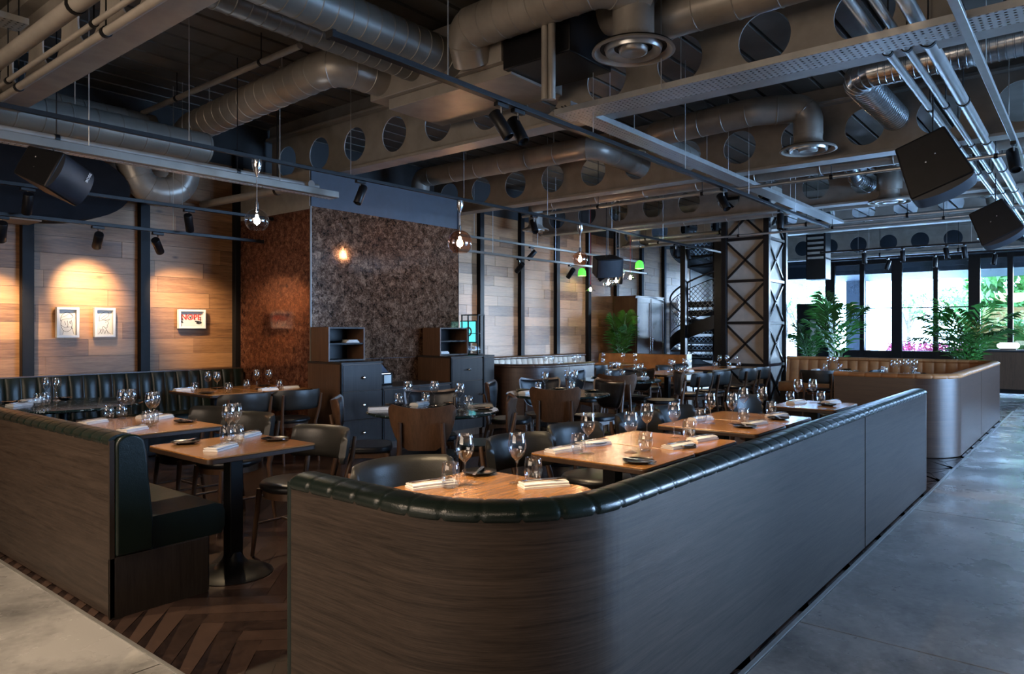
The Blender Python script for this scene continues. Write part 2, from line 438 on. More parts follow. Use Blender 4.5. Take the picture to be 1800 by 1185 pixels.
# herringbone boards: one inlaid floor field
m = MB(); L, W = .56, .112; q = math.sqrt(.5)
fx0, fx1, fy0, fy1 = 1.42, 15.2, 1.13, Y1
def board(cx, cy, ang):
    if not (fx0 - .3 < cx < fx1 + .3 and fy0 - .3 < cy < fy1 + .3): return
    ca, sa = math.cos(ang), math.sin(ang); pts = []
    for a, b in ((-L / 2, -W / 2), (L / 2, -W / 2), (L / 2, W / 2), (-L / 2, W / 2)):
        a *= .996; b *= .98
        pts.append((min(max(cx + a * ca - b * sa, fx0), fx1), min(max(cy + a * sa + b * ca, fy0), fy1), .004))
    b0 = m.add(pts, [(0, 1, 2, 3)]); t = random.random() ** 1.3
    for k in range(4): m.col[b0 + k] = t
import itertools
n = int(L / W + .5)
for r in range(-140, 140):
    for c in range(-8, 27):
        # in the rotated frame a horizontal board and an upright board share a corner, shifted one width per row
        ox = r * W + c * 2 * L; oy = r * W - 0
        for (bx, by, a) in ((ox + L / 2, oy + W / 2, 0), (ox + L + W / 2, oy + W - L / 2, PI / 2)):
            X = (bx - by) * q + 1.4; Y = (bx + by) * q + 1.1
            board(X - 0.0, Y, a + PI / 4)
bb = m.add([(fx0, fy0, .002), (fx1, fy0, .002), (fx1, fy1, .002), (fx0, fy1, .002)], [(0, 1, 2, 3)])
for k in range(4): m.col[bb + k] = 0
struct(m.build('floor_boards', M['floorwood'], smooth=False)); bpy.data.objects['floor_boards'].name = 'floor'
# brass-grey threshold strips between concrete and boards
struct(MB().box2(1.40, 1.11, -.02, 1.42, Y1, .006).build('trim_1', M['pipe']))
struct(MB().box2(1.40, 1.11, -.02, 15.2, 1.13, .006).build('trim_2', M['pipe']))

# timber-clad back wall, each board laid with its own tone
def planks(x0, x1, z0, z1, y, h=.187):
    m = MB(); z = z0
    while z < z1 - .01:
        x = x0 + random.uniform(-1.2, 0); zt = min(z + h, z1)
        while x < x1:
            l = random.choice((.6, .9, 1.2, 1.2)); a, b = max(x, x0), min(x + l, x1); x += l
            if b - a < .02: continue
            d = random.uniform(0, .006); s = len(m.v); m.box2(a + .001, y - .02 - d, z + .0015, b - .001, y + .01, zt - .0015); t = random.random()
            for k in range(s, len(m.v)): m.col[k] = t
        z = zt
    return m
m = planks(-1.0, 18.5, 0, 3.55, Y1)
struct(m.build('wall_back', M['planks'], smooth=False))
struct(MB().box2(X0, Y1 + .01, 0, X1, Y1 + .2, ZC + .3).build('wall_back', M['darkwall']))
struct(MB().box2(X0, Y1 - .03, 3.55, X1, Y1 + .01, ZC).build('wall_back', M['darkwall']))
struct(MB().box2(X0, Y1 - .02, 0, -1.0, Y1 + .01, 3.55).build('wall_back', M['darkwall']))
struct(MB().box2(18.5, Y1 - .04, 0, X1, Y1 + .01, 3.55).build('wall_back', M['darkwall']))
k = 0
for i in range(17):
    x = 1.42 + 1.19 * i
    if 5.2 < x < 7.4 or x > 18: continue
    nm = 'the corner of the rust-coloured wall' if i == 3 else None
    struct(MB().box2(x - .055, Y1 - .11, 0, x + .055, Y1 - .02, 3.75).build('trim_%d' % (3 + k), M['steel'], bevel=.004)); k += 1
# protruding core: rust-copper flank, tortoise lacquered front, slate upper part
CX0, CX1, CY, CZ = 5.0, 7.5, 7.1, 2.86
struct(MB().box2(CX0 + .012, CY + .012, 0, CX1 - .012, Y1 - .03, 3.29).build('wall_core', M['bluewall']))
struct(MB().box2(CX0, CY + .03, 0, CX0 + .012, Y1 - .12, CZ - .03).build('wall_core_flank', M['copper']))
struct(MB().box2(CX0, CY + .03, CZ - .03, CX0 + .012, Y1 - .12, 3.29).build('wall_core_flank', M['beige']))
m = MB()
for a, b in ((CX0, 5.92), (5.92, 6.72), (6.72, CX1)):
    m.box2(a + .002, CY, .0, b - .002, CY + .012, 1.05); m.box2(a + .002, CY, 1.055, b - .002, CY + .012, CZ)
struct(m.build('wall_core_front', M['tortoise']))
struct(MB().box2(CX1 - .012, CY, 0, CX1, Y1 - .12, 3.29).build('wall_core_flank', M['bluewall']))
struct(MB().box2(CX0 - .012, CY - .006, 0, CX0 + .004, CY + .012, CZ).build('trim_30', M['ductdark']))
for b_ in ('wall_core_flank', 'wall_core_front'): pass

# remaining walls; the right-hand wall has tall daylight openings
struct(MB().box2(X0 - .2, Y0 - .2, 0, X0, Y1 + .2, ZC + .3).build('wall_behind', M['darkwall']))
m = MB(); m.box2(X0, Y0 - .2, 0, X1, Y0, .35); m.box2(X0, Y0 - .2, 3.4, X1, Y0, ZC + .3); m.box2(X0, Y0 - .2, .35, 7.5, Y0, 3.4); m.box2(13.7, Y0 - .2, .35, X1, Y0, 3.4)
for i in range(3): m.box2(i * 1.55 + 8.97, Y0 - .2, .35, i * 1.55 + 9.08, Y0, 3.4)
struct(m.build('wall_right', M['darkwall']))
m = MB()
m.box2(7.5, Y0 - .11, .35, 13.7, Y0 - .10, 3.4)
struct(m.build('window_9', M['pane'], smooth=False))
# corrugated steel decking ceiling, ribs along X
m = MB(); y = Y0; poly = []
while y < Y1:
    poly += [(y, ZC), (y + .255, ZC), (y + .262, ZC + .055), (y + .293, ZC + .055)]; y += .30
vs = []
for x in (X0, X1): vs += [(x, a, min(z, ZC + .06)) for a, z in poly]
n_ = len(poly)
m.add(vs, [(i, i + 1, n_ + i + 1, n_ + i) for i in range(n_ - 1)])
m.box2(X0, Y0, ZC + .08, X1, Y1, ZC + .3)
struct(m.build('ceiling', M['deck'], smooth=False))

# ------------------------------------------------------------------ glazed end wall
XW = 22.0
m = MB()
m.box2(XW, Y0, 3.38, XW + .25, Y1, ZC + .3); m.box2(XW, 7.75, 0, XW + .25, Y1, 3.38); m.box2(XW, Y0, 0, XW + .25, -.9, 3.38); m.box2(XW, 6.25, 2.95, XW + .2, 7.75, 3.4)
struct(m.build('wall_far', M['bluewall']))
cols = [atX(p, 500, XW).y for p in (1379, 1460, 1516, 1577, 1645, 1713, 1776)] + [-.9]
cols = [7.75] + cols
for i, y in enumerate(cols[1:-1]):
    w_ = .13 if i in (1, 3, 5) else .06
    struct(MB().box2(XW - .07, y - w_, 0, XW + .06, y + w_, 3.38).build('window_%d' % (i + 1), M['black'], bevel=.004))
m = MB(); m.box2(XW - .05, -.9, 3.28, XW + .06, 6.4, 3.39); m.box2(XW - .05, 1.9, .62, XW + .05, 6.2, .86); m.box2(XW - .05, -.9, 0, XW + .05, 7.75, .12)
m.box2(XW - .02, 1.9, 2.02, XW + .03, 6.2, 2.05)
struct(m.build('window_10', M['black'], bevel=.004))
m = MB()
for a, b in zip(cols[:-1], cols[1:]): m.box2(XW, b + .02, .1, XW + .01, a - .02, 3.3)
struct(m.build('window_11', M['pane'], smooth=False))

# ------------------------------------------------------------------ outside
struct(MB().box2(XW + .2, -45, -.15, 70, 60, -.02).build('ground', M['paving']))
struct(MB().box2(XW + .25, -3, 3.02, XW + 3.6, 12, 3.5).build('canopy', M['bluewall']))
c_ = atX(1507, 500, 25.2)
struct(MB().box2(25.0, c_.y - .30, 0, 25.6, c_.y + .30, 3.1).build('canopy_column', M['bluewall'], bevel=.02))
def leafy(name, loc, h, rad, n, label, cat, group=None, trunk=1.6, size=.16):
    t = thing(name, label, cat, loc, 0, group)
    m = MB(); m.cyl((0, 0, -.1), (.1, 0, trunk + .4), .13, .08, 8)
    for i in range(7):
        a = i * 2.4; m.tube([(0.05, 0, trunk * (.55 + .06 * i)), (rad * .35 * math.cos(a), rad * .35 * math.sin(a), trunk + .5), (rad * .7 * math.cos(a), rad * .7 * math.sin(a), trunk + h * .45)], [.05, .035, .012], 6)
    m.build('trunk', M['bark'], t)
    m = MB(); lobes = [Vector((random.uniform(-.6, .6) * rad, random.uniform(-.6, .6) * rad, trunk + h * random.uniform(.15, .85))) for _ in range(14)]
    for i in range(n):
        c = random.choice(lobes); v = Vector((random.gauss(0, 1), random.gauss(0, 1), random.gauss(0, .8))).normalized() * random.uniform(.5, 1) * rad * .38
        p = c + v; u = Vector((random.gauss(0, 1), random.gauss(0, 1), random.gauss(0, 1))).normalized(); w_ = u.orthogonal().normalized(); s = size * random.uniform(.6, 1.3)
        m.add([p - u * s, p - w_ * s * .45, p + u * s, p + w_ * s * .45], [(0, 1, 2, 3)])
    m.build('foliage', M['tree'], t, smooth=False); return t
for i, (px, X, h, rad, n, lab) in enumerate([
    (1790, 27.5, 2.6, 1.7, 2600, 'broad green tree outside, beyond the glazing above the bar counter'),
    (1690, 40, 2.0, 1.3, 500, 'slender green tree outside, beyond the middle of the glazing'),
    (1405, 36, 2.6, 1.8, 500, 'pale leafy tree outside, beyond the glazing beside the braced column'),
    (1597, 44, 2.0, 1.1, 260, 'small distant tree outside, beyond the tall sliding pane')]):
    p = atX(px, 500, X); leafy('street_tree', (p.x, p.y, 0), h, rad, n, lab, 'tree', 'trees outside the glazing', 1.3 if i == 0 else 1.9)
m = MB(); p = atX(1790, 540, 25.5)
m.box2(25.2, p.y - 1.9, 0, 25.9, p.y + 1.3, 1.55)
for i in range(1400):
    q_ = Vector((25.15 + random.random() * .8, p.y - 1.9 + random.random() * 3.2, 1.5 + random.random() * .25 if i % 2 else random.uniform(.1, 1.6)))
    if i % 2 == 0: q_.x = 25.15 + random.uniform(-.05, .05)
    u = Vector((random.gauss(0, 1), random.gauss(0, 1), random.gauss(0, 1))).normalized(); v = u.orthogonal().normalized()
    m.add([q_ - u * .06, q_ - v * .03, q_ + u * .06, q_ + v * .03], [(0, 1, 2, 3)])
tag(m.build('hedge', M['tree'], smooth=False), 'clipped dark green hedge outside, low behind the bar counter', 'hedge')
# flowers on the terrace
for i, px in enumerate((1585, 1640, 1695)):
    p = atX(px, 600, 24.6); t = thing('flower_planter', ['pink-flowered planter outside the glass, leftmost of three', 'pink-flowered planter outside the glass, middle of three', 'pink-flowered planter outside the glass, rightmost of three'][i], 'planter', (p.x, p.y, 0), 0, 'pink planters on the terrace')
    MB().box2(-.25, -.35, -.01, .25, .35, .72).build('planter_box', M['pot'], t, bevel=.015)
    m = MB()
    for j in range(320):
        q_ = Vector((random.uniform(-.28, .28), random.uniform(-.38, .38), random.uniform(.7, 1.15 - .25 * random.random())))
        u = Vector((random.gauss(0, 1), random.gauss(0, 1), random.gauss(0, 1))).normalized(); v = u.orthogonal().normalized(); m.add([q_ - u * .05, q_ - v * .04, q_ + u * .05, q_ + v * .04], [(0, 1, 2, 3)])
    m.build('blossom', M['pink'], t, smooth=False)

# X-braced column
t = thing('braced_column', 'square column clad in pale panels with black diagonal cross bracing', 'column', (13.0, 4.63, 0))
cx0, cx1, cy0, cy1 = 0, .93, 0, .80
MB().box2(.03, .03, 0, cx1 - .03, cy1 - .03, ZC).build('core_panel', M['offwhite'], t)
B = .776
for (ax, ay) in ((0, 0), (cx1, 0), (0, cy1), (cx1, cy1)):
    MB().box2(ax - .05, ay - .05, 0, ax + .05, ay + .05, ZC - .1).build('corner_post', M['black'], t, bevel=.004)
for s_, (a, b) in enumerate((((0, 0), (0, cy1)), ((0, 0), (cx1, 0)))):
    for i in range(6):
        z0_, z1_ = i * B, min((i + 1) * B, ZC - .1)
        if z1_ - z0_ < .2: continue
        m = MB(); A0 = Vector((a[0], a[1], z0_)); A1 = Vector((a[0], a[1], z1_)); B0 = Vector((b[0], b[1], z0_)); B1 = Vector((b[0], b[1], z1_))
        up = (1, 0, 0) if s_ == 0 else (0, 1, 0)
        m.bar(A0, B1, .035, .03, up); m.bar(A1, B0, .035, .03, up); m.build('diagonal_brace', M['black'], t)
        MB().bar(A1, B1, .06, .05).build('horizontal_rail', M['black'], t)
# ================================================================== BOOTH BENCHES
def roll_prof(c=.060, a=.070, b=.036, z=.868, seg=.12, n=12):
    def f(s):
        t = (s % seg) / seg; d = min(t, 1 - t) * seg; k = 1 - .085 * math.exp(-(d / .006) ** 2) + .012 * math.sin(PI * t) ** .5
        return [(c + a * k * math.cos(x), z + b * k * math.sin(x) * (1.0 if math.sin(x) > 0 else .9)) for x in [2 * PI * i / n for i in range(n)]]
    return f
def back_prof(top=.86, ch=0, chan=.145, lean=.07):
    def f(s):
        b = 0 if not ch else ch * (abs(math.sin(PI * s / chan)) ** .45 - .6)
        P = [(.03, .34), (.03, top)]
        for i in range(9):
            u = i / 8; z = top - (top - .42) * u; P.append((.10 + lean * u + (b if .02 < u else b * .4) + (0 if i else -.012), z - (0 if i else 0)))
        P.append((.10 + lean, .34)); return P
    return f
def booth(name, label, pts, rad, veneer, lea, cat='bench', seg=.12, ch=0, chan=.145, depth=.56, h=.87, roll=True, seat=True, ends=(1, 1), panel_gaps=(), rollmat=None, group=None, ds=.01):
    P = rpath(pts, rad, ds)
    t = thing(name, label, cat, (0, 0, 0), 0, group)
    L_ = P[-1][4]
    cuts = [0] + sorted(panel_gaps) + [L_]
    for a, b in zip(cuts[:-1], cuts[1:]):
        PP = [p for p in P if a + .002 <= p[4] <= b - .002]
        MB().sweep(PP, lambda s: [(0, .012), (.028, .012), (.028, h), (0, h)]).build('back_panel', veneer, t, angle=30)
    MB().sweep(P, back_prof(h - .01, ch, chan)).build('backrest', lea, t, angle=60)
    if roll: MB().sweep(P, roll_prof(seg=seg, z=h - .008)).build('top_roll', rollmat or lea, t, angle=70)
    if seat:
        Q = [p for p in P]
        MB().sweep(Q, lambda s: [(.12, .30), (.12, .46), (depth - .03, .468), (depth + .015, .455), (depth + .03, .42), (depth + .03, .34), (depth + .01, .30)]).build('seat_cushion', lea, t, angle=30)
        MB().sweep(Q, lambda s: [(.03, .012), (.03, .30), (depth - .06, .30), (depth - .06, .012)]).build('plinth', M['cab'], t, angle=30)
    return t, P
FB = [(1.46, 2.20), (1.46, 1.15), (7.13, 1.15)]
t, FP = booth('booth_bench', 'long low walnut booth wall with dark green leather roll, curving round in the foreground', FB, .58, M['walnut'], M['leather_green'], panel_gaps=(4.37,))
def leather_end(t, y0, y1, lea):
    pr = [(1.478, .305), (1.478, .80)] + [(1.545 + .068 * math.cos(a), .842 + .052 * math.sin(a)) for a in [PI - PI * k / 10 for k in range(11)]] + [(1.622, .80), (1.655, .46), (1.655, .305)]
    MB().prism(pr, -y1, -y0, Matrix.Rotation(PI / 2, 4, 'X')).build('end_cushion', lea, t, bevel=.012, seg=3)
leather_end(t, 2.178, 2.216, M['leather_green'])
# end panels and edges of the foreground booth
MB().tube([(1.474, 2.203, .02), (1.474, 2.203, .87)], .018, 10).build('end_piping', M['leather_green'], t)
MB().box2(1.49, 2.2, .0, 1.96, 2.215, .3).build('end_panel', M['cab'], t, bevel=.003)
MB().box2(7.13, 1.15, .012, 7.145, 1.22, .87).build('end_panel', M['walnut2'], t, bevel=.003)

t, LP_ = booth('booth_bench', 'walnut-backed bench with dark green leather, its open end nearest the left of the picture', [(1.46, 8.0), (1.46, 3.70)], .3, M['walnut'], M['leather_green'], panel_gaps=(1.1,))
leather_end(t, 3.672, 3.71, M['leather_green'])
MB().box2(1.452, 3.685, .0, 1.95, 3.70, .30).build('end_panel', M['cab'], t, bevel=.003)
MB().box2(1.452, 3.685, .012, 1.475, 3.70, .868).build('end_panel', M['walnut'], t)

booth('booth_bench', 'dark green channelled leather bench against the timber wall under the pictures', [(4.97, 8.60), (1.60, 8.60)], .3, M['walnut2'], M['leather_green'], ch=.03, chan=.145, h=.93, roll=False, depth=.5)
booth('booth_bench', 'long tan leather booth with brown wooden back, right of the aisle table, beneath the palms', [(8.93, 2.40), (8.93, 1.17), (13.95, 1.17), (13.95, 4.55)], .46, M['walnut2'], M['leather_tan'], ch=.03, chan=.17, h=.90, seg=.17, panel_gaps=(3.3,))
booth('booth_bench', 'curved brown-backed booth with cream channelled leather against the pale timber wall', [(13.0, 8.66), (7.83, 8.66), (7.83, 6.05), (9.45, 6.05)], .6, M['walnut2'], M['leather_cream'], ch=.03, chan=.17, h=.90, seg=.17, panel_gaps=(6.6, 8.2), rollmat=M['walnut2'])
booth('booth_bench', 'plain tan bench standing in front of the tall wardrobe and spiral stair', [(13.65, 6.45), (13.65, 8.55)], .3, M['walnut2'], M['leather_tan'], h=.92, roll=False)
MB().box2(13.45, 6.41, 0, 13.68, 6.445, .93).build('end_panel', M['cream'], bpy.data.objects['booth_bench.005'])

# ================================================================== TABLES
SH = {}
def pedestal(t, sq=True, x=0, y=0):
    if sq: MB().box2(x - .04, y - .04, .03, x + .04, y + .04, .70).build('pedestal', M['black'], t, bevel=.006)
    else: MB().cyl((x, y, .03), (x, y, .70), .035, .035, 16).build('pedestal', M['black'], t)
    MB().lathe([(.0, .0), (.215, .0), (.22, .008), (.19, .022), (.10, .045), (.06, .09), (.045, .13), (0, .13)], (x, y, 0), 24).build('base_plate', M['black'], t)
    m = MB(); m.box((x, y, .705), (.36, .05, .012)); m.box((x, y, .705), (.05, .36, .012)); m.build('top_plate', M['black'], t)
def rect_table(x0, y0, x1, y1, label, group=None, two=False, rad=.03):
    cx, cy = (x0 + x1) / 2, (y0 + y1) / 2; a, b = (x1 - x0) / 2, (y1 - y0) / 2
    SH[len(SH)] = (x0, y0, x1, y1)
    t = thing('dining_table', label, 'table', (cx, cy, 0), 0, group)
    poly = []
    for sx, sy, a0 in ((1, 1, 0), (-1, 1, PI / 2), (-1, -1, PI), (1, -1, 1.5 * PI)):
        for k in range(7):
            an = a0 + PI / 2 * k / 6; poly.append((sx * (a - rad) + rad * math.cos(an), sy * (b - rad) + rad * math.sin(an)))
    MB().prism(poly, .737, .745).build('tabletop', M['table'], t, bevel=.002)
    MB().prism([(x * 1.004, y * 1.004) for x, y in poly], .712, .737).build('edge_board', M['tedge'], t, bevel=.003)
    if two: pedestal(t, True, 0, -b * .5); pedestal(t, True, 0, b * .5)
    else: pedestal(t)
    return t
def round_table(cx, cy, r, label, mat, group=None):
    SH[len(SH)] = (cx, cy, r)
    t = thing('round_table', label, 'table', (cx, cy, 0), 0, group)
    MB().lathe([(0, .717), (r - .03, .717), (r, .730), (r, .738), (r - .008, .745), (0, .745)], (0, 0, 0), 56).build('tabletop', mat, t, angle=25)
    pedestal(t, False); return t
T = {}
G1 = 'walnut tables along the foreground booth'
T['n1'] = 'the nearest walnut table'; rect_table(1.80, 1.58, 2.54, 2.28, 'round-cornered walnut table nearest the camera, inside the booth\'s curve', G1, rad=.13)
T['n2'] = 'the second walnut table from the camera'; rect_table(3.04, 1.66, 3.60, 2.36, 'second walnut table from the camera along the foreground booth', G1)
T['n3'] = 'the third walnut table from the camera'; rect_table(3.61, 1.66, 4.17, 2.36, 'third walnut table from the camera along the foreground booth', G1)
T['n4'] = 'the fourth walnut table from the camera'; rect_table(4.52, 1.67, 5.08, 2.38, 'fourth walnut table from the camera along the foreground booth', G1)
T['n5'] = 'the fifth walnut table from the camera'; rect_table(5.09, 1.67, 5.65, 2.38, 'fifth walnut table from the camera along the foreground booth', G1)
T['n6'] = 'the last walnut table by the booth wall'; rect_table(6.28, 1.67, 7.00, 2.22, 'last walnut table of the row, by the far end of the foreground booth', G1)
T['l1'] = 'the small left table'; rect_table(1.86, 3.52, 2.52, 4.20, 'square walnut table beside the open end of the left bench', 'walnut tables by the left bench')
T['l2'] = 'the longer left table'; rect_table(1.90, 4.70, 2.60, 5.70, 'longer walnut table beside the left bench, between square table and marble table', 'walnut tables by the left bench')
T['lm'] = 'the left dark marble table'; round_table(2.45, 7.2, .64, 'round dark green veined marble table in the left corner before the channelled bench', M['marble'])
T['f1'] = 'the left table under the framed lettering'; rect_table(3.72, 7.0, 4.33, 7.92, 'walnut table before the channelled bench, left of the joined pair', 'joined tables before the channelled bench')
T['f2'] = 'the table against the rust-coloured wall'; rect_table(4.34, 7.0, 4.95, 7.92, 'walnut table before the channelled bench, against the rust-coloured wall', 'joined tables before the channelled bench')
T['r1'] = 'the near round marble table'; round_table(4.22, 4.29, .55, 'round dark marble table in front of the dark cabinets, ringed by plywood-backed chairs', M['marble'], 'round tables mid-room')
T['r2'] = 'the middle round marble table'; round_table(6.19, 4.42, .55, 'round dark marble table, middle of the three across the room', M['marble'], 'round tables mid-room')
T['r3'] = 'the farthest round marble table'; round_table(8.45, 5.0, .55, 'round dark marble table farthest back of the three across the room', M['marble'], 'round tables mid-room')
T['c1'] = 'the nearer table before the column'; rect_table(9.75, 4.95, 11.0, 5.60, 'long walnut table left of the braced column, nearer of two', 'long tables left of the braced column', rad=.03)
T['c2'] = 'the farther table before the column'; rect_table(11.5, 5.0, 12.8, 5.62, 'long walnut table left of the braced column, farther of two', 'long tables left of the braced column')
T['b1'] = 'the square table at the tan booth'; rect_table(12.35, 3.1, 13.05, 3.75, 'square dark table in front of the tan booth\'s long back', None)
T['b2'] = 'the round table inside the tan booth'; round_table(12.0, 2.15, .5, 'round table just above the tan booth\'s near wall, crowded with glasses', M['table'])
T['w1'] = 'the table in the cream booth'; rect_table(10.2, 7.4, 11.5, 8.0, 'long walnut table inside the cream booth, below the pale timber wall', None)
T['w2'] = 'the round table below the pendant cluster'; round_table(12.55, 7.55, .5, 'round table before the plain tan bench, below the cluster of pendants', M['table'])

# ================================================================== CHAIRS
def leather_chair(label, group):
    """local: sitter faces +Y"""
    t = thing('leather_chair', label, 'chair', (0, 0, 0), 0, group)
    MB().lathe([(0, .425), (.205, .425), (.225, .44), (.228, .458), (.215, .474), (.17, .481), (0, .483)], (0, 0, 0), 32).build('seat', M['leather_black'], t, angle=60)
    MB().lathe([(.17, .385), (.205, .385), (.205, .425), (.17, .425), (.17, .385)], (0, 0, 0), 28).build('seat_frame', M['chairwood'], t)
    for s in (-1, 1):
        MB().tube([(s * .20, .19, 0), (s * .175, .155, .42)], [.012, .018], 10).build('leg', M['chairwood'], t)
        MB().tube([(s * .215, -.245, 0), (s * .205, -.195, .42), (s * .228, -.24, .60), (s * .232, -.262, .735)], [.012, .019, .016, .012], 10).build('leg', M['chairwood'], t)
        MB().cyl((s * .190, .175, .20), (s * .21, -.22, .20), .009, .009, 8).build('stretcher', M['chairwood'], t)
    MB().cyl((-.2, -.02, .20), (.2, -.02, .20), .009, .009, 8).build('stretcher', M['chairwood'], t)
    R = .33
    def surf(off):
        def f(u, v):
            a = PI * (1.5 + (u - .5) * .64); z = .575 + .205 * v; e = min(u, 1 - u) * 2; rz = 1 - max(0, (.12 - min(e, .12)) / .12) ** 2 * .18
            z = .6775 + (z - .6775) * rz; r = R + off * (1 if 0 < v < 1 else .4); lean = -.03 * v
            return Vector((r * math.cos(a), r * math.sin(a) + R - .275 + lean, z))
        return f
    MB().sheet(surf(-.024), surf(.018), 20, 5).build('backrest', M['leather_grey'], t, angle=80)
    return t
def plywood_chair(label, group):
    t = thing('plywood_chair', label, 'chair', (0, 0, 0), 0, group)
    poly = []
    for k in range(36):
        a = 2 * PI * k / 36; c, s = math.cos(a), math.sin(a); p = 2.8
        x = .225 * abs(c) ** (2 / p) * (1 if c > 0 else -1); y = .215 * abs(s) ** (2 / p) * (1 if s > 0 else -1)
        poly.append((x * (1 + .10 * y / .215), y))
    MB().prism(poly, .43, .475).build('seat', M['leather_black'], t, bevel=.012, seg=3)
    for s in (-1, 1):
        MB().tube([(s * .205, .20, 0), (s * .185, .175, .42)], [.013, .021], 10).build('leg', M['chairwood'], t)
        MB().tube([(s * .20, -.31, 0), (s * .165, -.215, .44), (s * .155, -.268, .735)], [.013, .023, .014], 10).build('leg', M['chairwood'], t)
        MB().sheet(lambda u, v, s=s: Vector((s * .175, -.205 + .38 * u, .425 - (.035 + .03 * (2 * u - 1) ** 2) * (1 - v))), lambda u, v, s=s: Vector((s * .195, -.205 + .38 * u, .425 - (.035 + .03 * (2 * u - 1) ** 2) * (1 - v))), 10, 1).build('side_rail', M['chairwood'], t)
    MB().box((0, .165, .405), (.34, .02, .04)).build('front_rail', M['chairwood'], t)
    W = [(0, .10), (.12, .165), (.3, .20), (.6, .235), (.85, .25), (.95, .245), (1, .22)]
    def wid(v):
        for (a, x), (b, y) in zip(W[:-1], W[1:]):
            if v <= b: return x + (y - x) * (v - a) / (b - a)
        return W[-1][1]
    def surf(off):
        def f(u, v):
            q = 2 * u - 1; x = q * wid(v)
            z = .525 + .325 * v + (.028 * q * q - .012) * v ** 3
            return Vector((x, -.232 - .055 * v + .075 * (x / .25) ** 2 + off, z))
        return f
    MB().sheet(surf(.012), surf(0), 18, 14).build('backrest', M['chairwood'], t, angle=60)
    def pad(off):
        def f(u, v):
            q = (2 * u - 1) * .93; vv = .05 + .90 * v; x = q * wid(vv)
            return Vector((x, -.232 - .055 * vv + .075 * (x / .25) ** 2 + off + (.012 if 0 < u < 1 and 0 < v < 1 else 0), .525 + .325 * vv + (.028 * q * q - .012) * vv ** 3))
        return f
    MB().sheet(pad(.013), pad(.0121), 14, 12).build('back_pad', M['leather_black'], t, angle=60)
    return t
lc0 = leather_chair('x', 'x'); pc0 = plywood_chair('x', 'x'); used = {}
def chair(kind, x, y, tx, ty, label, group):
    """chair at x,y facing the point tx,ty"""
    src = lc0 if kind == 'L' else pc0; rz = math.atan2(ty - y, tx - x) - PI / 2
    if kind in used: dup(src, (x, y, 0), rz, label, group)
    else:
        used[kind] = 1; src.location = (x, y, 0); src.rotation_euler = (0, 0, rz); src['label'] = label; src['group'] = group
G = 'leather chairs along the foreground booth'
for nm, x, y in (('nearest the camera, by the booth\'s curve', 2.30, 2.40), ('at the second walnut table', 3.30, 2.47), ('at the third walnut table', 3.93, 2.50),
                 ('at the fourth walnut table', 4.76, 2.49), ('at the fifth walnut table', 5.39, 2.50), ('at the last walnut table of the row', 6.68, 2.42)):
    chair('L', x, y, x - (.03 if x > 3 else .12), 1.9 if x > 3 else 1.7, 'low-backed black leather chair %s along the booth' % nm if x > 3 else 'low-backed black leather chair ' + nm, G)
G = 'leather chairs by the left bench tables'
chair('L', 2.62, 3.86, 2.0, 3.86, 'low-backed leather chair at the square table by the left bench end', G)
chair('L', 2.76, 4.92, 2.0, 4.92, 'low-backed leather chair at the longer left table, nearer of its two', G)
chair('L', 2.76, 5.53, 2.0, 5.53, 'low-backed leather chair at the longer left table, farther of its two', G)
G = 'leather chairs seen from behind at the joined tables'
chair('L', 3.86, 6.74, 3.86, 8, 'leather chair seen from behind, left of two before the channelled bench', G)
chair('L', 4.46, 6.74, 4.46, 8, 'leather chair seen from behind, right of two before the channelled bench', G)
def ring(key, cx, cy, lst, desc):
    for ang, d, lab in lst:
        chair('P', cx + d * math.cos(ang), cy + d * math.sin(ang), cx, cy, 'plywood-backed chair %s %s' % (lab, desc), 'plywood chairs at ' + key)
VA = math.atan2(.632, .775)          # away from the camera
ring('the near round table', 4.22, 4.29, [(2.42, .55, 'at left, seen side-on, of'), (VA + PI, .52, 'seen from behind, in front of'), (-.87, .42, 'at right, seen side-on, of'), (.82, .50, 'on the cabinet side of')], 'the near round marble table')
ring('the middle round table', 6.19, 4.42, [(2.1, .50, 'at left of'), (VA + PI - .1, .50, 'seen from behind, in front of'), (.9, .55, 'behind'), (-.25, .55, 'at right of')], 'the middle round marble table')
ring('the farthest round table', 8.45, 5.0, [(VA + PI - .2, .52, 'seen from behind, in front of'), (-.9, .58, 'at right, nearer, of'), (.2, .60, 'at right, farther, of'), (1.6, .5, 'behind')], 'the farthest round marble table')
G = 'leather chairs at the long tables by the braced column'
for i, x in enumerate((10.02, 10.72)): chair('L', x, 4.72, x, 6, 'leather chair seen from behind at the nearer long table, %s of two' % ('left', 'right')[i], G)
for i, x in enumerate((11.85, 12.45)): chair('L', x, 4.72, x, 6, 'leather chair seen from behind just left of the braced column, %s of two' % ('left', 'right')[i], G)
for i, x in enumerate((10.05, 10.75)): chair('L', x, 5.85, x, 4, 'leather chair facing the camera behind the nearer long table, %s of two' % ('left', 'right')[i], G)
for i, x in enumerate((11.8, 12.45)): chair('L', x, 5.88, x, 4, 'leather chair facing the camera behind the farther long table, %s of two' % ('left', 'right')[i], G)
chair('L', 12.05, 3.42, 13, 3.42, 'black leather chair seen from behind at the square table of the tan booth', 'chairs by the tan booth')
chair('L', 12.7, 2.95, 12.7, 4, 'black leather chair at the right side of the tan booth\'s square table', 'chairs by the tan booth')
chair('L', 10.4, 7.22, 10.4, 8.4, 'leather chair outside the cream booth\'s long table, left of two', 'chairs at the cream booth')
chair('L', 11.15, 7.22, 11.15, 8.4, 'leather chair outside the cream booth\'s long table, right of two', 'chairs at the cream booth')
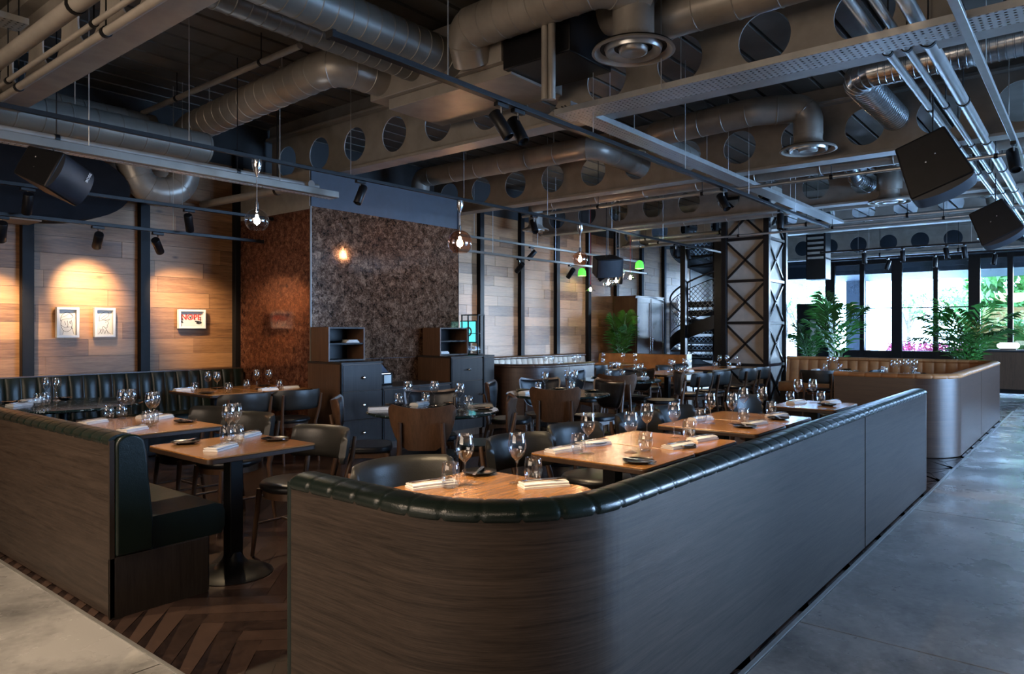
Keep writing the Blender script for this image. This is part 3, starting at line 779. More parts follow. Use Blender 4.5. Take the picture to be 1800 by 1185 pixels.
# ================================================================== SERVICE CABINETS
def knob(parent, x, y, z):
    MB().lathe([(0, 0), (.007, 0), (.007, .012), (.016, .018), (.018, .026), (.012, .034), (0, .036)], (x, y, z), 16, Matrix.Rotation(PI / 2, 4, 'X')).build('knob', M['chrome'], parent)
def cab_unit(name, label, x0, x1, yf, yb, h, rows, cols, kn=True):
    t = thing(name, label, 'cabinet', (x0, yf, 0), 0, None); W_, D_ = x1 - x0, yb - yf
    m = MB(); m.box2(0, .02, .09, W_, D_, h - .022); m.box2(.02, .05, .0, W_ - .02, D_, .09); m.build('carcass', M['cabw'], t)
    MB().box2(-.006, 0, h - .022, W_ + .006, D_, h).build('worktop', M['cab'], t, bevel=.003)
    MB().box2(-.003, 0, .09, .016, .03, h - .022).build('edge_strip', M['black'], t)
    z = h - .03
    for i, (hh, kind) in enumerate(rows):
        cw = (W_ - .02) / cols
        for c in range(cols):
            a = .016 + c * cw
            o = MB().box2(a + .003, -.002, z - hh + .004, a + cw - .003, .02, z - .004).build(kind, M['cab'], t, bevel=.002)
            if kn: knob(o, (a + cw / 2) if kind == 'drawer' else (a + (.06 if c else cw - .06)), -.004, z - hh * (.5 if kind == 'drawer' else .3))
        z -= hh
    return t
cab_unit('service_cabinet', 'tall dark oak drawer cabinet with round knobs, left end of the service station', 4.95, 5.53, 6.46, 7.09, 1.05, [(.30, 'drawer'), (.32, 'drawer'), (.31, 'drawer')], 1)
cab_unit('service_cabinet', 'low dark oak cupboard unit in the middle of the service station', 5.54, 6.68, 6.46, 7.09, .74, [(.62, 'door')], 2)
cab_unit('service_cabinet', 'tall dark oak cabinet with one visible knob, right end of the service station', 6.69, 7.30, 6.46, 7.09, 1.07, [(.30, 'drawer'), (.64, 'door')], 1)
def hutch(label, x0, x1, yf, yb, z0, z1, shelf):
    t = thing('open_hutch', label, 'shelf', (x0, yf, z0), 0, 'open hutches on the service station'); W_, D_, H_ = x1 - x0, yb - yf, z1 - z0
    for a in (0, W_ - .018): MB().box2(a, 0, 0, a + .018, D_, H_).build('side_panel', M['cabw'], t)
    MB().box2(.018, 0, H_ - .018, W_ - .018, D_, H_).build('top_panel', M['cab'], t); MB().box2(.018, 0, 0, W_ - .018, D_, .018).build('bottom_panel', M['cab'], t)
    MB().box2(.018, D_ - .012, .018, W_ - .018, D_, H_ - .018).build('back_panel', M['black'], t)
    MB().box2(.018, .01, shelf - .009, W_ - .018, D_ - .012, shelf + .009).build('shelf', M['black'], t)
    return t
hutch('dark open hutch with one shelf on the left tall cabinet, before the lacquered panel', 4.98, 5.50, 6.74, 7.07, 1.052, 1.445, .20)
hutch('open hutch with pale-edged shelf on the right tall cabinet', 6.76, 7.30, 6.74, 7.07, 1.072, 1.445, .19)
# things inside / on the station
for i, (x, y, z, lab) in enumerate(((5.38, 6.86, 1.262, 'crumpled white cloth on the left hutch\'s shelf'), (6.90, 6.86, 1.092, 'folded white cloths at the bottom of the right hutch'))):
    m = MB()
    for k in range(3): m.box((random.uniform(-.01, .01), random.uniform(-.01, .01), .006 + k * .012), (.17 - .02 * k, .13, .011), random.uniform(-.2, .2))
    tag(m.build('folded_cloth', M['napkin'], None, (x, y, z), bevel=.004), lab, 'cloth', 'cloths in the hutches')
t = thing('display_case', 'black framed glass case holding tumblers, right of the right hutch', 'case', (7.33, 6.62, 1.072))
m = MB()
for a in (0, .13):
    for b in (0, .30): m.box2(a, b, 0, a + .015, b + .015, .56)
m.box2(0, 0, .545, .145, .315, .56); m.box2(0, 0, 0, .145, .315, .012); m.build('frame', M['black'], t)
MB().box2(.005, .005, .05, .009, .31, .54).build('side_glass', M['pane'], t, smooth=False)
MB().box2(.02, .012, .29, .13, .30, .298).build('shelf', M['black'], t)
bpy.data.objects['display_case'].location = (7.375, 6.62, 1.072)
# widen the right cabinet's top so the case has something to stand on
cab_unit('service_cabinet', 'narrow dark filler cabinet under the glass case at the station\'s right end', 7.322, 7.54, 6.46, 7.09, 1.07, [(.94, 'door')], 1, False)
t = thing('monitor', 'small monitor with glowing cyan ring, behind the right hutch', 'screen', (7.62, 7.0, 1.05))
MB().box2(-.02, -.15, .18, .02, .17, .50).build('housing', M['black'], t, bevel=.006)
MB().box2(-.026, -.135, .195, -.0205, .155, .485).build('screen', M['screen'], t)
m = MB(); m.lathe([(.045, 0), (.07, 0), (.07, .002), (.045, .002), (.045, 0)], (-.0275, 0, .34), 32, Matrix.Rotation(PI / 2, 4, 'Y')); m.build('ring_mark', M['white'], t)
MB().box2(-.06, -.1, -1.05, .06, .1, -1.0).build('foot', M['black'], t); MB().cyl((0, 0, -1.04), (0, 0, .2), .02, .02).build('stand', M['black'], t)
t = thing('card_terminal', 'black till printer with lit blue edge on the low cupboard', 'printer', (5.62, 6.72, .741))
m = MB(); m.box2(0, 0, 0, .30, .22, .15); m.build('body', M['black'], t, bevel=.012)
m = MB(); m.prism([(0, 0), (.24, 0), (.10, .13), (0, .13)], 0, .2, Matrix.Translation((0, .21, .152)) @ Matrix.Rotation(PI / 2, 4, 'X')); m.build('lid', plain('navy_plastic', (.012, .02, .05), .3), t)
MB().box2(.16, -.004, .02, .27, .0, .12).build('paper_slot', M['pipe'], t)
MB().box2(.02, -.004, .135, .26, .001, .141).build('lit_edge', M['strip'], t)

# ================================================================== WARDROBE, PLANT, STAIR, COUNTER
t = thing('wardrobe', 'tall two-door wardrobe standing against the pale timber wall beside the spiral stair', 'wardrobe', (14.4, 8.1, 0))
MB().box2(0, .02, .0, 1.36, .60, 2.18).build('carcass', M['cabw'], t)
MB().box2(-.01, 0, 2.18, 1.37, .60, 2.21).build('cornice', M['cabw'], t, bevel=.004)
for i in range(2):
    a = .03 + i * .66
    d = MB().box2(a, -.004, .08, a + .63, .02, 2.15).build('door', M['cabw'], t, bevel=.003)
    m = MB()
    for q_ in ((a, .08, a + .06, 2.15), (a + .57, .08, a + .63, 2.15), (a + .06, .08, a + .57, .2), (a + .06, 2.05, a + .57, 2.15), (a + .06, .95, a + .57, 1.01)): m.box2(q_[0], -.014, q_[1], q_[2], -.004, q_[3])
    m.build('door_frame', M['cabw'], d, bevel=.002)
    MB().cyl((a + (.59 if i == 0 else .04), -.03, .95), (a + (.59 if i == 0 else .04), -.03, 1.25), .008, .008).build('handle', M['chrome'], d)

def palm(name, label, loc, n, h, spread, seed, group=None, pot=True, low=.0):
    rnd = random.Random(seed); t = thing(name, label, 'plant', loc, 0, group)
    if pot:
        MB().lathe([(0, 0), (.17, 0), (.21, .04), (.24, .42), (.245, .46), (.22, .46), (.215, .43), (0, .43)], (0, 0, 0), 28).build('pot', M['pot'], t)
    z0 = .42 if pot else 0
    MB().lathe([(0, z0 + .005), (.2, z0 + .005), (.0, z0 + .03)], (0, 0, 0), 16).build('soil', M['bark'], t)
    for i in range(n):
        a = 2 * PI * i / n * 1.618 * 1.0 + rnd.uniform(-.3, .3); H_ = h * rnd.uniform(.62, 1.0); S_ = spread * rnd.uniform(.55, 1.0) * (1.25 - .5 * H_ / h)
        ca, sa = math.cos(a), math.sin(a); P = []
        for k in range(15):
            u = k / 14; r = .03 + S_ * u ** 1.5; z = z0 + H_ * (1.35 * u - .35 * u * u * (1 + .9 * S_)) * 1.0
            P.append(Vector((r * ca, r * sa, z)))
        m = MB(); m.tube(P, [.009 - .0065 * k / 14 for k in range(15)], 5)
        side = Vector((-sa, ca, 0))
        for k in range(4, 15):
            for half in ((0, .5) if k > 9 else (0,)):
                u = (k + half) / 14
                if u > 1: continue
                i0 = min(int(u * 14), 13); p = P[i0].lerp(P[i0 + 1], u * 14 - i0); d = (P[i0 + 1] - P[i0]).normalized()
                ll = (.18 + .27 * math.sin(PI * min(1, (u - .25) / .8))) * (.75 + .35 * h / 1.4)
                for s in (-1, 1):
                    dr = (side * s * .8 + d * .75 + Vector((0, 0, .12 - .25 * rnd.random()))).normalized(); wv = d.cross(dr).cross(dr).normalized() * .021
                    mid = p + dr * ll * .5 + Vector((0, 0, -.01)); tip = p + dr * ll + Vector((0, 0, -.10 * ll / .3))
                    m.add([p, mid + wv, tip, mid - wv], [(0, 1, 2, 3)])
        m.build('frond', M['leaf'], t, smooth=False)
    return t
G = 'potted palms'
p = at(1690, 700, .30); palm('potted_palm', 'large bushy potted palm behind the right end of the tan booth', (14.9, 1.76, 0), 19, 1.75, .95, 3, G)
palm('potted_palm', 'tall feathery palm behind the tan booth, nearest the braced column', (14.6, 3.85, 0), 10, 1.85, .55, 5, G)
palm('potted_palm', 'dark palm in the shadowed corner beside the wardrobe', (13.86, 8.16, 0), 9, 1.45, .27, 8, G)
palm('potted_palm', 'shadowy palm farther back, just right of the braced column', (19.0, 5.7, 0), 10, 1.4, .6, 9, G)
palm('potted_palm', 'sunlit palm seen through the spiral stair netting', (19.4, 7.5, 0), 10, 1.9, .5, 12, G)

# spiral stair
SC = (16.2, 6.98); R_ = 1.05; RISE = .19; NS = 20; DA = PI * 2 / 13
t = thing('spiral_staircase', 'dark steel spiral staircase with wire net balustrade behind the braced column', 'staircase', (SC[0], SC[1], 0))
cl = math.atan2(-RT[1], -RT[0])      # camera-left direction
A0 = cl - 5.6 * DA                   # foot of the stair
MB().cyl((0, 0, 0), (0, 0, ZC - .02), .075, .075, 20).build('centre_pole', M['black'], t)
for i in range(NS):
    a0, a1 = A0 + i * DA, A0 + (i + 1.08) * DA; z = (i + 1) * RISE
    if z > ZC - .2: break
    poly = [(.07 * math.cos(a0), .07 * math.sin(a0))] + [(R_ * math.cos(a0 + (a1 - a0) * k / 5), R_ * math.sin(a0 + (a1 - a0) * k / 5)) for k in range(6)] + [(.07 * math.cos(a1), .07 * math.sin(a1))]
    MB().prism(poly, z - .045, z).build('tread', M['black'], t)
def helix(zoff, r, i0=0, i1=NS, n=6): return [Vector((r * math.cos(A0 + k / n * DA), r * math.sin(A0 + k / n * DA), min(k / n * RISE + zoff, ZC - .05))) for k in range(int(i0 * n), int(i1 * n) + 1)]
def ribbon(za, zb, r, th, i0=0, i1=NS):
    m = MB(); A = helix(za, r, i0, i1); Bq = helix(zb, r, i0, i1); vs = []
    for p, q_ in zip(A, Bq):
        n_ = Vector((p.x, p.y, 0)).normalized() * th
        vs += [p, q_, q_ + n_, p + n_]
    fs = []
    for i in range(len(A) - 1):
        for k in range(4): fs.append((i * 4 + k, i * 4 + (k + 1) % 4, (i + 1) * 4 + (k + 1) % 4, (i + 1) * 4 + k))
    m.add(vs, fs); return m
ribbon(-.10, .20, R_, .012, .5, 19).build('stringer', M['black'], t)
MB().tube(helix(1.18, R_ + .006, .5, 17), .022, 8).build('handrail', M['black'], t)
MB().tube(helix(1.02, R_ + .006, .5, 17), .010, 6).build('mid_rail', M['black'], t)
MB().tube(helix(.30, R_ + .006, .5, 17), .010, 6).build('mid_rail', M['black'], t)
A = helix(.30, R_, .5, 17); Bq = helix(1.02, R_, .5, 17); m = MB(); b0 = 0
for i, (p, q_) in enumerate(zip(A, Bq)):
    b1 = m.add([p, q_], []); m.uv[b1] = (i * .085, 0 + i * .03); m.uv[b1 + 1] = (i * .085, .72 + i * .03)
m.f = [(2 * i, 2 * i + 1, 2 * i + 3, 2 * i + 2) for i in range(len(A) - 1)]
m.build('wire_net', M['net'], t)
for i in range(1, 17, 2):
    a = A0 + i * DA; x, y = (R_ + .006) * math.cos(a), (R_ + .006) * math.sin(a)
    MB().cyl((x, y, i * RISE), (x, y, min(i * RISE + 1.18, ZC - .05)), .016, .016, 8).build('baluster', M['black'], t)
p = atX(1202, 500, 15.1)
tag(MB().box2(p.x - .06, p.y - .06, 0, p.x + .06, p.y + .06, ZC - .01).build('steel_post', M['black'], bevel=.005), 'slim black steel post standing before the spiral staircase', 'post')
p = atX(1265, 500, 14.6)
tag(MB().box2(p.x - .09, p.y - .09, 0, p.x + .09, p.y + .09, 3.29).build('steel_post', M['black'], bevel=.005), 'thick dark post directly left of the braced column', 'post')
# dark slatted screen behind the stair
t = thing('slatted_screen', 'dark horizontal slat screen below and behind the spiral stair', 'screen', (18.0, 7.0, 0))
for i in range(9): MB().box2(-.02, -.9, .15 + i * .235, .02, 1.6, .31 + i * .235).build('slat', M['black'], t)
for y in (-.9, .35, 1.55): MB().box2(.02, y, 0, .06, y + .05, 2.3).build('upright', M['black'], t)

# bar counter on the right
t = thing('bar_counter', 'dark oak bar counter with stone top at the far right', 'counter', (19.4, 0, 0))
MB().box2(0, -5.6, .1, .7, 2.0, .93).build('counter_front', M['cabw'], t)
MB().box2(-.04, -5.7, .93, .75, 2.04, .975).build('counter_top', M['darkwall'], t, bevel=.006)
MB().box2(.05, -5.6, 0, .65, 1.95, .1).build('plinth', M['black'], t)
t = thing('glowing_sign', 'pill-shaped white glowing light on the bar counter', 'light', (19.75, 1.55, .976))
MB().box2(-.03, -.15, .0, .03, .15, .03).build('base', M['black'], t)
m = MB(); m.prism([(.15 * math.copysign(1, math.cos(a)) + .065 * math.cos(a), .065 * math.sin(a)) for a in [2 * PI * (k + .5) / 32 for k in range(32)]], -.03, .03, Matrix.Translation((0, 0, .095)) @ Matrix.Rotation(PI / 2, 4, 'Z') @ Matrix.Rotation(PI / 2, 4, 'X'))
m.build('lit_body', M['window_white'], t, bevel=.01)
m = MB(); m.box2(-.02, -.9, 0, .02, .9, .02)
t = thing('back_bar', 'dark back bar shelf unit behind the counter at the far right', 'shelf', (21.2, -2.2, 0))
MB().box2(0, -2.4, 0, .5, 2.2, .95).build('base_cupboard', M['cab'], t); MB().box2(.3, -2.4, .95, .5, 2.2, 1.45).build('upstand', M['black'], t)

# dark totem/menu stand with pale strip near the window
p = atX(1432, 600, 20.5)
t = thing('menu_stand', 'tall black freestanding cabinet with a pale vertical panel, near the glazing', 'stand', (p.x, p.y, 0))
MB().box2(-.2, -.42, 0, .2, .42, 2.15).build('housing', M['black'], t, bevel=.01)
MB().box2(-.206, -.09, .5, -.199, .06, 1.7).build('pale_panel', M['cream'], t)
# tall louvred cabinet high beside the braced column
t = thing('louvred_unit', 'dark louvred box hanging high right of the braced column', 'ventilation unit', (16.6, 4.62, 2.55))
MB().box2(0, 0, 0, .4, .42, 1.57).build('casing', M['black'], t, bevel=.01)
for i in range(9): MB().box2(-.02, .04, .45 + i * .11, .0, .38, .50 + i * .11).build('louvre', M['pipe'], t)

# ================================================================== PICTURES
def frame(px, py, w_, h_, label, art):
    p = atY(px, py, Y1 - .03); t = thing('picture_frame', label, 'picture', (p.x, Y1 - .045, p.z), 0, 'white framed pictures on the timber wall')
    f = .026; D = .05
    m = MB(); a, b = w_ / 2, h_ / 2
    for q_ in ((-a, -b, a, -b + f), (-a, b - f, a, b), (-a, -b + f, -a + f, b - f), (a - f, -b + f, a, b - f)): m.box2(q_[0], -D, q_[1], q_[2], .0, q_[3])
    m.build('frame', M['white'], t, bevel=.002)
    MB().box2(-a + f, -.012, -b + f, a - f, 0, b - f).build('paper', M['paper'], t)
    art(t, a - f, b - f); return t
def stroke(m, pts, r=.0016):
    P = []
    pts = [Vector(p) for p in pts]
    for i in range(len(pts) - 1):
        p0, p1, p2, p3 = pts[max(i - 1, 0)], pts[i], pts[i + 1], pts[min(i + 2, len(pts) - 1)]
        for k in range(6):
            u = k / 6; P.append(.5 * ((2 * p1) + (p2 - p0) * u + (2 * p0 - 5 * p1 + 4 * p2 - p3) * u * u + (3 * p1 - p0 - 3 * p2 + p3) * u ** 3))
    P.append(pts[-1]); m.tube([(q_.x, -.0135, q_.y) for q_ in P], r, 5)
def art_a(t, a, b):
    m = MB(); S = lambda pts: stroke(m, [(x * a, y * b) for x, y in pts])
    S([(-.75, .1), (-.6, .55), (-.1, .8), (.45, .72), (.7, .45), (.3, .3), (-.4, .25), (-.75, .1)]); S([(-.7, .4), (-.2, .5), (.3, .7), (.65, .5)])
    S([(-.6, .15), (-.7, -.2), (-.45, -.6), (0, -.72), (.45, -.55), (.6, -.2), (.5, .2)]); S([(-.7, -.2), (-.2, -.4), (.4, -.35), (.7, -.5)])
    S([(-.3, .1), (-.15, -.15), (-.25, -.2)]); S([(.05, .15), (.1, -.2), (.0, -.35), (.2, -.3)]); S([(.3, .05), (.45, .1), (.4, -.1), (.3, .05)]); S([(-.4, -.6), (-.5, -.95)]); S([(.5, -.3), (.85, -.95)])
    m.build('line_drawing', M['ink'], t)
def art_b(t, a, b):
    m = MB(); S = lambda pts: stroke(m, [(x * a, y * b) for x, y in pts])
    S([(-.6, .1), (-.55, .5), (-.1, .8), (.5, .85), (.6, .6), (.2, .35), (-.4, .15), (-.6, .1)]); S([(-.4, .3), (.1, .55), (.55, .75)]); S([(-.2, .2), (.3, .2), (.75, .28), (.5, .15)])
    S([(.0, .2), (.45, .1), (.55, -.1), (.4, -.2), (.45, -.35), (.2, -.45), (-.05, -.3)]); S([(-.1, -.3), (-.3, -.6), (-.7, -.95)]); S([(.2, -.45), (.4, -.7), (.85, -.95)])
    S([(-.5, -.5), (-.3, -.9), (-.1, -.55), (.1, -.9), (.3, -.6), (.55, -.95)]); S([(.15, .0), (.3, .05)])
    m.build('line_drawing', M['ink'], t)
def text_mesh(name, body, size, mat, parent, loc, rot, ext=.001, font_bold=True):
    c = bpy.data.curves.new(name + '_curve', 'FONT'); c.body = body; c.size = size; c.extrude = ext; c.align_x = 'CENTER'; c.align_y = 'CENTER'; c.offset = size * .02 if font_bold else 0
    o = bpy.data.objects.new(name + '_tmp', c); COL.objects.link(o); dg = bpy.context.evaluated_depsgraph_get()
    me = bpy.data.meshes.new_from_object(o.evaluated_get(dg)); bpy.data.objects.remove(o); bpy.data.curves.remove(c)
    me.materials.clear(); me.materials.append(mat); o = bpy.data.objects.new(name, me); COL.objects.link(o); o.location = loc; o.rotation_euler = rot; o.parent = parent; return o
def art_c(t, a, b):
    text_mesh('lettering', 'NOPE', .098, M['red'], t, (0, -.014, .02), (PI / 2, 0, 0))
    m = MB(); S = lambda pts, r=.004: stroke(m, [(x * a, y * b) for x, y in pts], r)
    S([(-.9, .0), (-.85, -.4), (-.7, -.5), (-.8, -.3)]); S([(-.75, .1), (-.7, -.2)]); S([(-.15, .35), (-.05, .1), (.0, .4)], .005); S([(.35, -.3), (.6, -.35), (.9, -.45), (.7, -.6), (.5, -.5), (.75, -.4)], .008); S([(.8, .3), (.85, -.3)]); S([(.3, .2), (.35, -.1)], .005)
    m.build('brush_marks', M['ink'], t)
frame(116, 567, .22, .33, 'white framed line drawing of a hooded head, left of the pair', art_a)
frame(181, 567, .22, .33, 'white framed line drawing of a head in a cap, right of the pair', art_b)
frame(334, 561, .34, .235, 'white framed red lettering with black brush marks, beside the rust-coloured wall', art_c)
# ================================================================== CEILING STEEL
def castellated(X, ya, yb, label):
    t = thing('castellated_beam', label, 'beam', (X, 0, 0), 0, 'castellated beams across the ceiling')
    cz, hr, pitch, half = 3.63, .20, .70, .30; n = 32; th = .006
    m = MB(); k0 = math.ceil((ya - 6.16) / pitch) ; k1 = math.floor((yb - 6.16) / pitch)
    def face(xo):
        for k in range(k0, k1 + 1):
            yc = 6.16 + k * pitch; A = []; Bq = []
            for i in range(n):
                a = 2 * PI * i / n + PI / 4; c, s = math.cos(a), math.sin(a); A.append((xo, yc + hr * c, cz + hr * s)); q_ = max(abs(c), abs(s))
                Bq.append((xo, yc + pitch / 2 * c / q_, cz + half * s / q_))
            m.add(A + Bq, [(i, (i + 1) % n, n + (i + 1) % n, n + i) for i in range(n)])
    face(-th); face(th)
    for k in range(k0, k1 + 1):
        yc = 6.16 + k * pitch; vs = [(x, yc + hr * math.cos(2 * PI * i / n + PI / 4), cz + hr * math.sin(2 * PI * i / n + PI / 4)) for x in (-th, th) for i in range(n)]
        m.add(vs, [(i, n + i, n + (i + 1) % n, (i + 1) % n) for i in range(n)])
    y0_, y1_ = 6.16 + k0 * pitch - pitch / 2, 6.16 + k1 * pitch + pitch / 2
    m.box2(-th, ya, cz - .30, th, y0_, cz + .30) if y0_ > ya else None
    m.box2(-th, y1_, cz - .30, th, yb, cz + .30) if yb > y1_ else None
    m.build('web', M['beam'], t, angle=20)
    MB().box2(-.11, ya, 3.30, .11, yb, 3.33).build('bottom_flange', M['beam'], t, bevel=.003)
    MB().box2(-.11, ya, 3.93, .11, yb, 3.96).build('top_flange', M['beam'], t, bevel=.003)
    m = MB(); m.box2(-.05, ya, 3.96, .05, yb, ZC); m.build('packer', M['beam'], t)
for X, lab in ((2.02, 'castellated grey beam at the upper left, nearest the camera'), (5.45, 'castellated grey beam with large round holes crossing the middle of the ceiling'),
               (8.5, 'castellated grey beam second behind, over the round tables'), (11.55, 'castellated grey beam over the cream booth'),
               (14.5, 'castellated grey beam meeting the braced column'), (20.0, 'pale castellated beam just before the glazing')):
    castellated(X, -5.95, 8.6, lab)

# ------------------------------------------------------------------ fan coil unit
t = thing('fan_coil_unit', 'large grey box-shaped air unit hung under the ceiling where the ducts end', 'air unit', (4.47, 3.7, 3.5))
MB().box2(0, .06, .10, .60, 1.70, .56).build('casing', M['beam'], t, bevel=.008)
MB().box2(.06, 0, 0, .78, 1.50, .10).build('drain_tray', M['beam'], t, bevel=.006)
MB().box2(.0, -.62, .02, .60, .04, .50).build('fan_box', M['black'], t, bevel=.01)
for y in (.2, 1.5): MB().cyl((.3, y, .55), (.3, y, ZC - 3.5), .006, .006, 8).build('hanger_rod', M['pipe'], t)
t = thing('drain_pipes', 'pair of small grey pipes bending down beside the air unit', 'pipe', (0, 0, 0))
for i in range(2):
    a = atX(958 + i * 12, 100, 4.35); b = atX(958 + i * 12, 175, 4.35)
    MB().tube(fillet([(4.35, a.y + .10, 3.78), (4.35, a.y, 3.78), (4.35, a.y, b.z)], .05), .028, 10).build('pipe', M['duct'], t)

# ------------------------------------------------------------------ ducts
def diffuser(t, x, y, z, r, top, mat, neck=.5):
    MB().cyl((x, y, z + .10), (x, y, top), r * neck, r * neck, 28).build('neck', mat, t)
    d = MB().lathe([(r * neck, .12), (r * neck, .10), (r * .62, .06), (r * .97, .018), (r, .0), (r * .93, -.004), (r * .86, .022), (r * .8, .03)], (x, y, z), 40).build('diffuser', mat, t, angle=60)
    MB().lathe([(r * .70, .03), (r * .66, -.006), (r * .62, -.008), (r * .50, .02), (r * .46, .03)], (x, y, z), 36).build('cone_ring', M['pipe'], d, angle=60)
    MB().lathe([(r * .36, .025), (r * .33, -.008), (r * .28, -.012), (r * .12, .0), (0, .004)], (x, y, z), 30).build('cone_centre', M['pipe'], d, angle=60)
    MB().lathe([(r * .95, .03), (0, .034)], (x, y, z), 30).build('dark_throat', M['black'], d)
def duct(label, pts, r, mat, gap=.13, rad=.28, dif=None, rise=.005, n=28, hang=True):
    t = thing('ventilation_duct', label, 'duct', (0, 0, 0), 0, None)
    P, rr = ridged(pts, r, gap, rise, rad); MB().tube(P, rr, n).build('duct_run', mat, t, angle=24)
    for i, d in enumerate(dif or []): diffuser(t, *d, mat)
    for a, b in zip(pts[:-1], pts[1:]):
        a, b = Vector(a), Vector(b)
        if hang and (b - a).length > 1.4 and abs(a.z - b.z) < .1:
            for u in (.3, .8):
                q_ = a.lerp(b, u)
                if q_.z + r < ZC - .04: MB().cyl((q_.x, q_.y, q_.z + r - .01), (q_.x, q_.y, ZC), .005, .005, 6).build('hanger_rod', M['pipe'], t)
    return t
duct('dark spiral duct at the top, right one of the long parallel pair', [(-1.5, 4.32, 3.74), (4.49, 4.32, 3.74)], .155, M['ductdark'])
duct('thinner dark spiral duct at the top, left one of the long parallel pair', [(-1.5, 4.80, 3.78), (4.49, 4.80, 3.78)], .115, M['ductdark'], .12)
duct('grey elbowed duct above the first glowing pendant, bending down in a hook', [(4.49, 5.26, 3.79), (3.98, 5.28, 3.79), (4.05, 8.20, 3.72), (4.05, 8.22, 3.02), (3.62, 8.28, 2.95), (3.46, 8.32, 3.4)], .165, M['duct'], .17, .24)
duct('wide pale duct at top centre ending in a round ceiling diffuser', [(4.46, 4.06, 3.66), (4.30, 4.0, 3.86), (4.30, 2.72, 3.86), (4.6, 2.5, 3.86)], .165, M['duct'], .16, .2, [(4.58, 2.60, 3.42, .30, ZC)], hang=False)
duct('brownish duct with small diffuser before the second beam, over the cabinets', [(7.62, 8.02, 3.50), (7.62, 8.02, 3.74), (7.72, 4.95, 3.74), (9.3, 4.80, 3.63)], .14, M['duct'], .45, .24, [(7.62, 8.02, 3.38, .25, 3.6)])
duct('brownish elbowed duct ending in a diffuser, right of the hanging tray', [(7.98, 2.40, 3.5), (7.98, 2.40, 3.80), (7.75, 2.9, 3.80), (7.75, 4.2, 3.76), (9.3, 4.17, 3.63)], .15, M['duct'], .28, .24, [(7.98, 2.40, 3.34, .29, 3.55)])
duct('bright ribbed silver duct plunging through a hole of the second beam', [(7.0, -1.2, 3.75), (7.05, 1.72, 3.73), (9.4, 1.62, 3.63)], .135, M['ductsilver'], .055, .2, rise=.006)
duct('large dark duct along the top edge, right of the round diffuser', [(4.98, 3.15, 3.98), (4.98, 2.55, 3.78), (4.98, -2.5, 3.78)], .15, M['duct'], .3, .3)
duct('round dark duct along the back wall at upper left', [(-2.5, 8.38, 3.68), (3.75, 8.38, 3.68)], .19, M['ductdark'], .22)
duct('lower black ribbed duct at upper left, under the round dark one', [(-2.5, 7.42, 3.36), (3.9, 7.42, 3.36)], .16, M['ductdark'], .22)
duct('ribbed silver duct high over the tan booth, near the right pipes', [(10.0, 1.6, 3.63), (13.4, 1.35, 3.63)], .15, M['ductsilver'], .06, rise=.006)
duct('drum-shaped duct with diffuser between the right loudspeakers', [(11.6, 2.33, 3.45), (11.6, 2.33, ZC)], .18, M['duct'], .5, .1, [(11.6, 2.33, 3.28, .30, 3.5)])
duct('silver elbow duct beside the drum diffuser, upper right', [(11.0, 2.75, 3.85), (11.25, 2.72, 3.62), (12.9, 2.6, 3.6)], .10, M['ductsilver'], .08, .15)
duct('small duct and bell diffuser over the pendant cluster', [(13.4, 7.6, 3.4), (13.4, 7.6, ZC)], .14, M['beam'], .5, .1, [(13.4, 7.6, 3.18, .25, 3.5)])
duct('small duct and bell diffuser before the spiral stair', [(15.3, 6.2, 3.4), (15.3, 6.2, ZC)], .14, M['beam'], .5, .1, [(15.3, 6.2, 3.08, .28, 3.5)])
duct('small duct and diffuser above the third pendant', [(10.5, 8.0, 3.5), (10.5, 8.0, ZC)], .13, M['beam'], .5, .1, [(10.5, 8.0, 3.25, .25, 3.5)])
duct('drum duct with diffuser near the glazing at upper right', [(16.8, 1.55, 3.45), (16.8, 1.55, ZC)], .16, M['duct'], .5, .1, [(16.8, 1.55, 3.22, .28, 3.5)])
duct('long dark duct behind the second beam, running across the room', [(9.15, -3, 3.40), (9.15, 7.0, 3.40)], .085, M['duct'], .8)
duct('slim duct crossing below the third beam', [(12.1, -3, 3.39), (12.1, 7.2, 3.39)], .075, M['duct'], .8)

# ------------------------------------------------------------------ pipes
def pipe(label, pts, r, mat=None, rad=.08, cl=1.6, name='ceiling_pipe', clamp=True):
    t = thing(name, label, 'pipe', (0, 0, 0)); P = fillet(pts, rad); MB().tube(P, r, 14).build('pipe_run', mat or M['pipe'], t, angle=60)
    a, b = Vector(pts[0]), Vector(pts[-1]); L_ = (b - a).length; d = (b - a).normalized(); k = .6
    while clamp and k < L_ and len(pts) == 2:
        q_ = a + d * k; c = MB().tube([q_ - d * .018, q_ + d * .018], r + .007, 14).build('pipe_clamp', M['black'], t)
        MB().cyl(q_ + Vector((0, 0, r)), (q_.x, q_.y, ZC), .005, .005, 6).build('clamp_rod', M['black'], c); k += cl
    return t
pipe('thick pale pipe along the upper left beam, leftmost of three', [(1.70, 2.6, 3.38), (1.70, 8.6, 3.38)], .052, M['beam'])
pipe('thin pale pipe along the upper left beam, middle of three', [(1.80, 2.6, 3.30), (1.80, 8.6, 3.30)], .018, M['beam'])
pipe('medium pale pipe along the upper left beam, rightmost of three', [(1.87, 2.6, 3.27), (1.87, 8.6, 3.27)], .028, M['beam'])
pipe('thin pipe running obliquely under the upper left decking', [(3.62, 5.3, 3.85), (3.62, 8.3, 3.85)], .028, M['beam'])
pipe('brownish pipe low beside the first glowing pendant', [(4.62, 6.55, 2.98), (4.5, 8.66, 2.98)], .045, M['beam'])
pipe('slim silver pipe high on the right, leftmost of three', [(3.2, 1.10, 3.30), (19.5, 1.10, 3.30)], .027)
pipe('slim silver pipe high on the right, middle of three', [(3.2, .985, 3.30), (19.5, .985, 3.30)], .025)
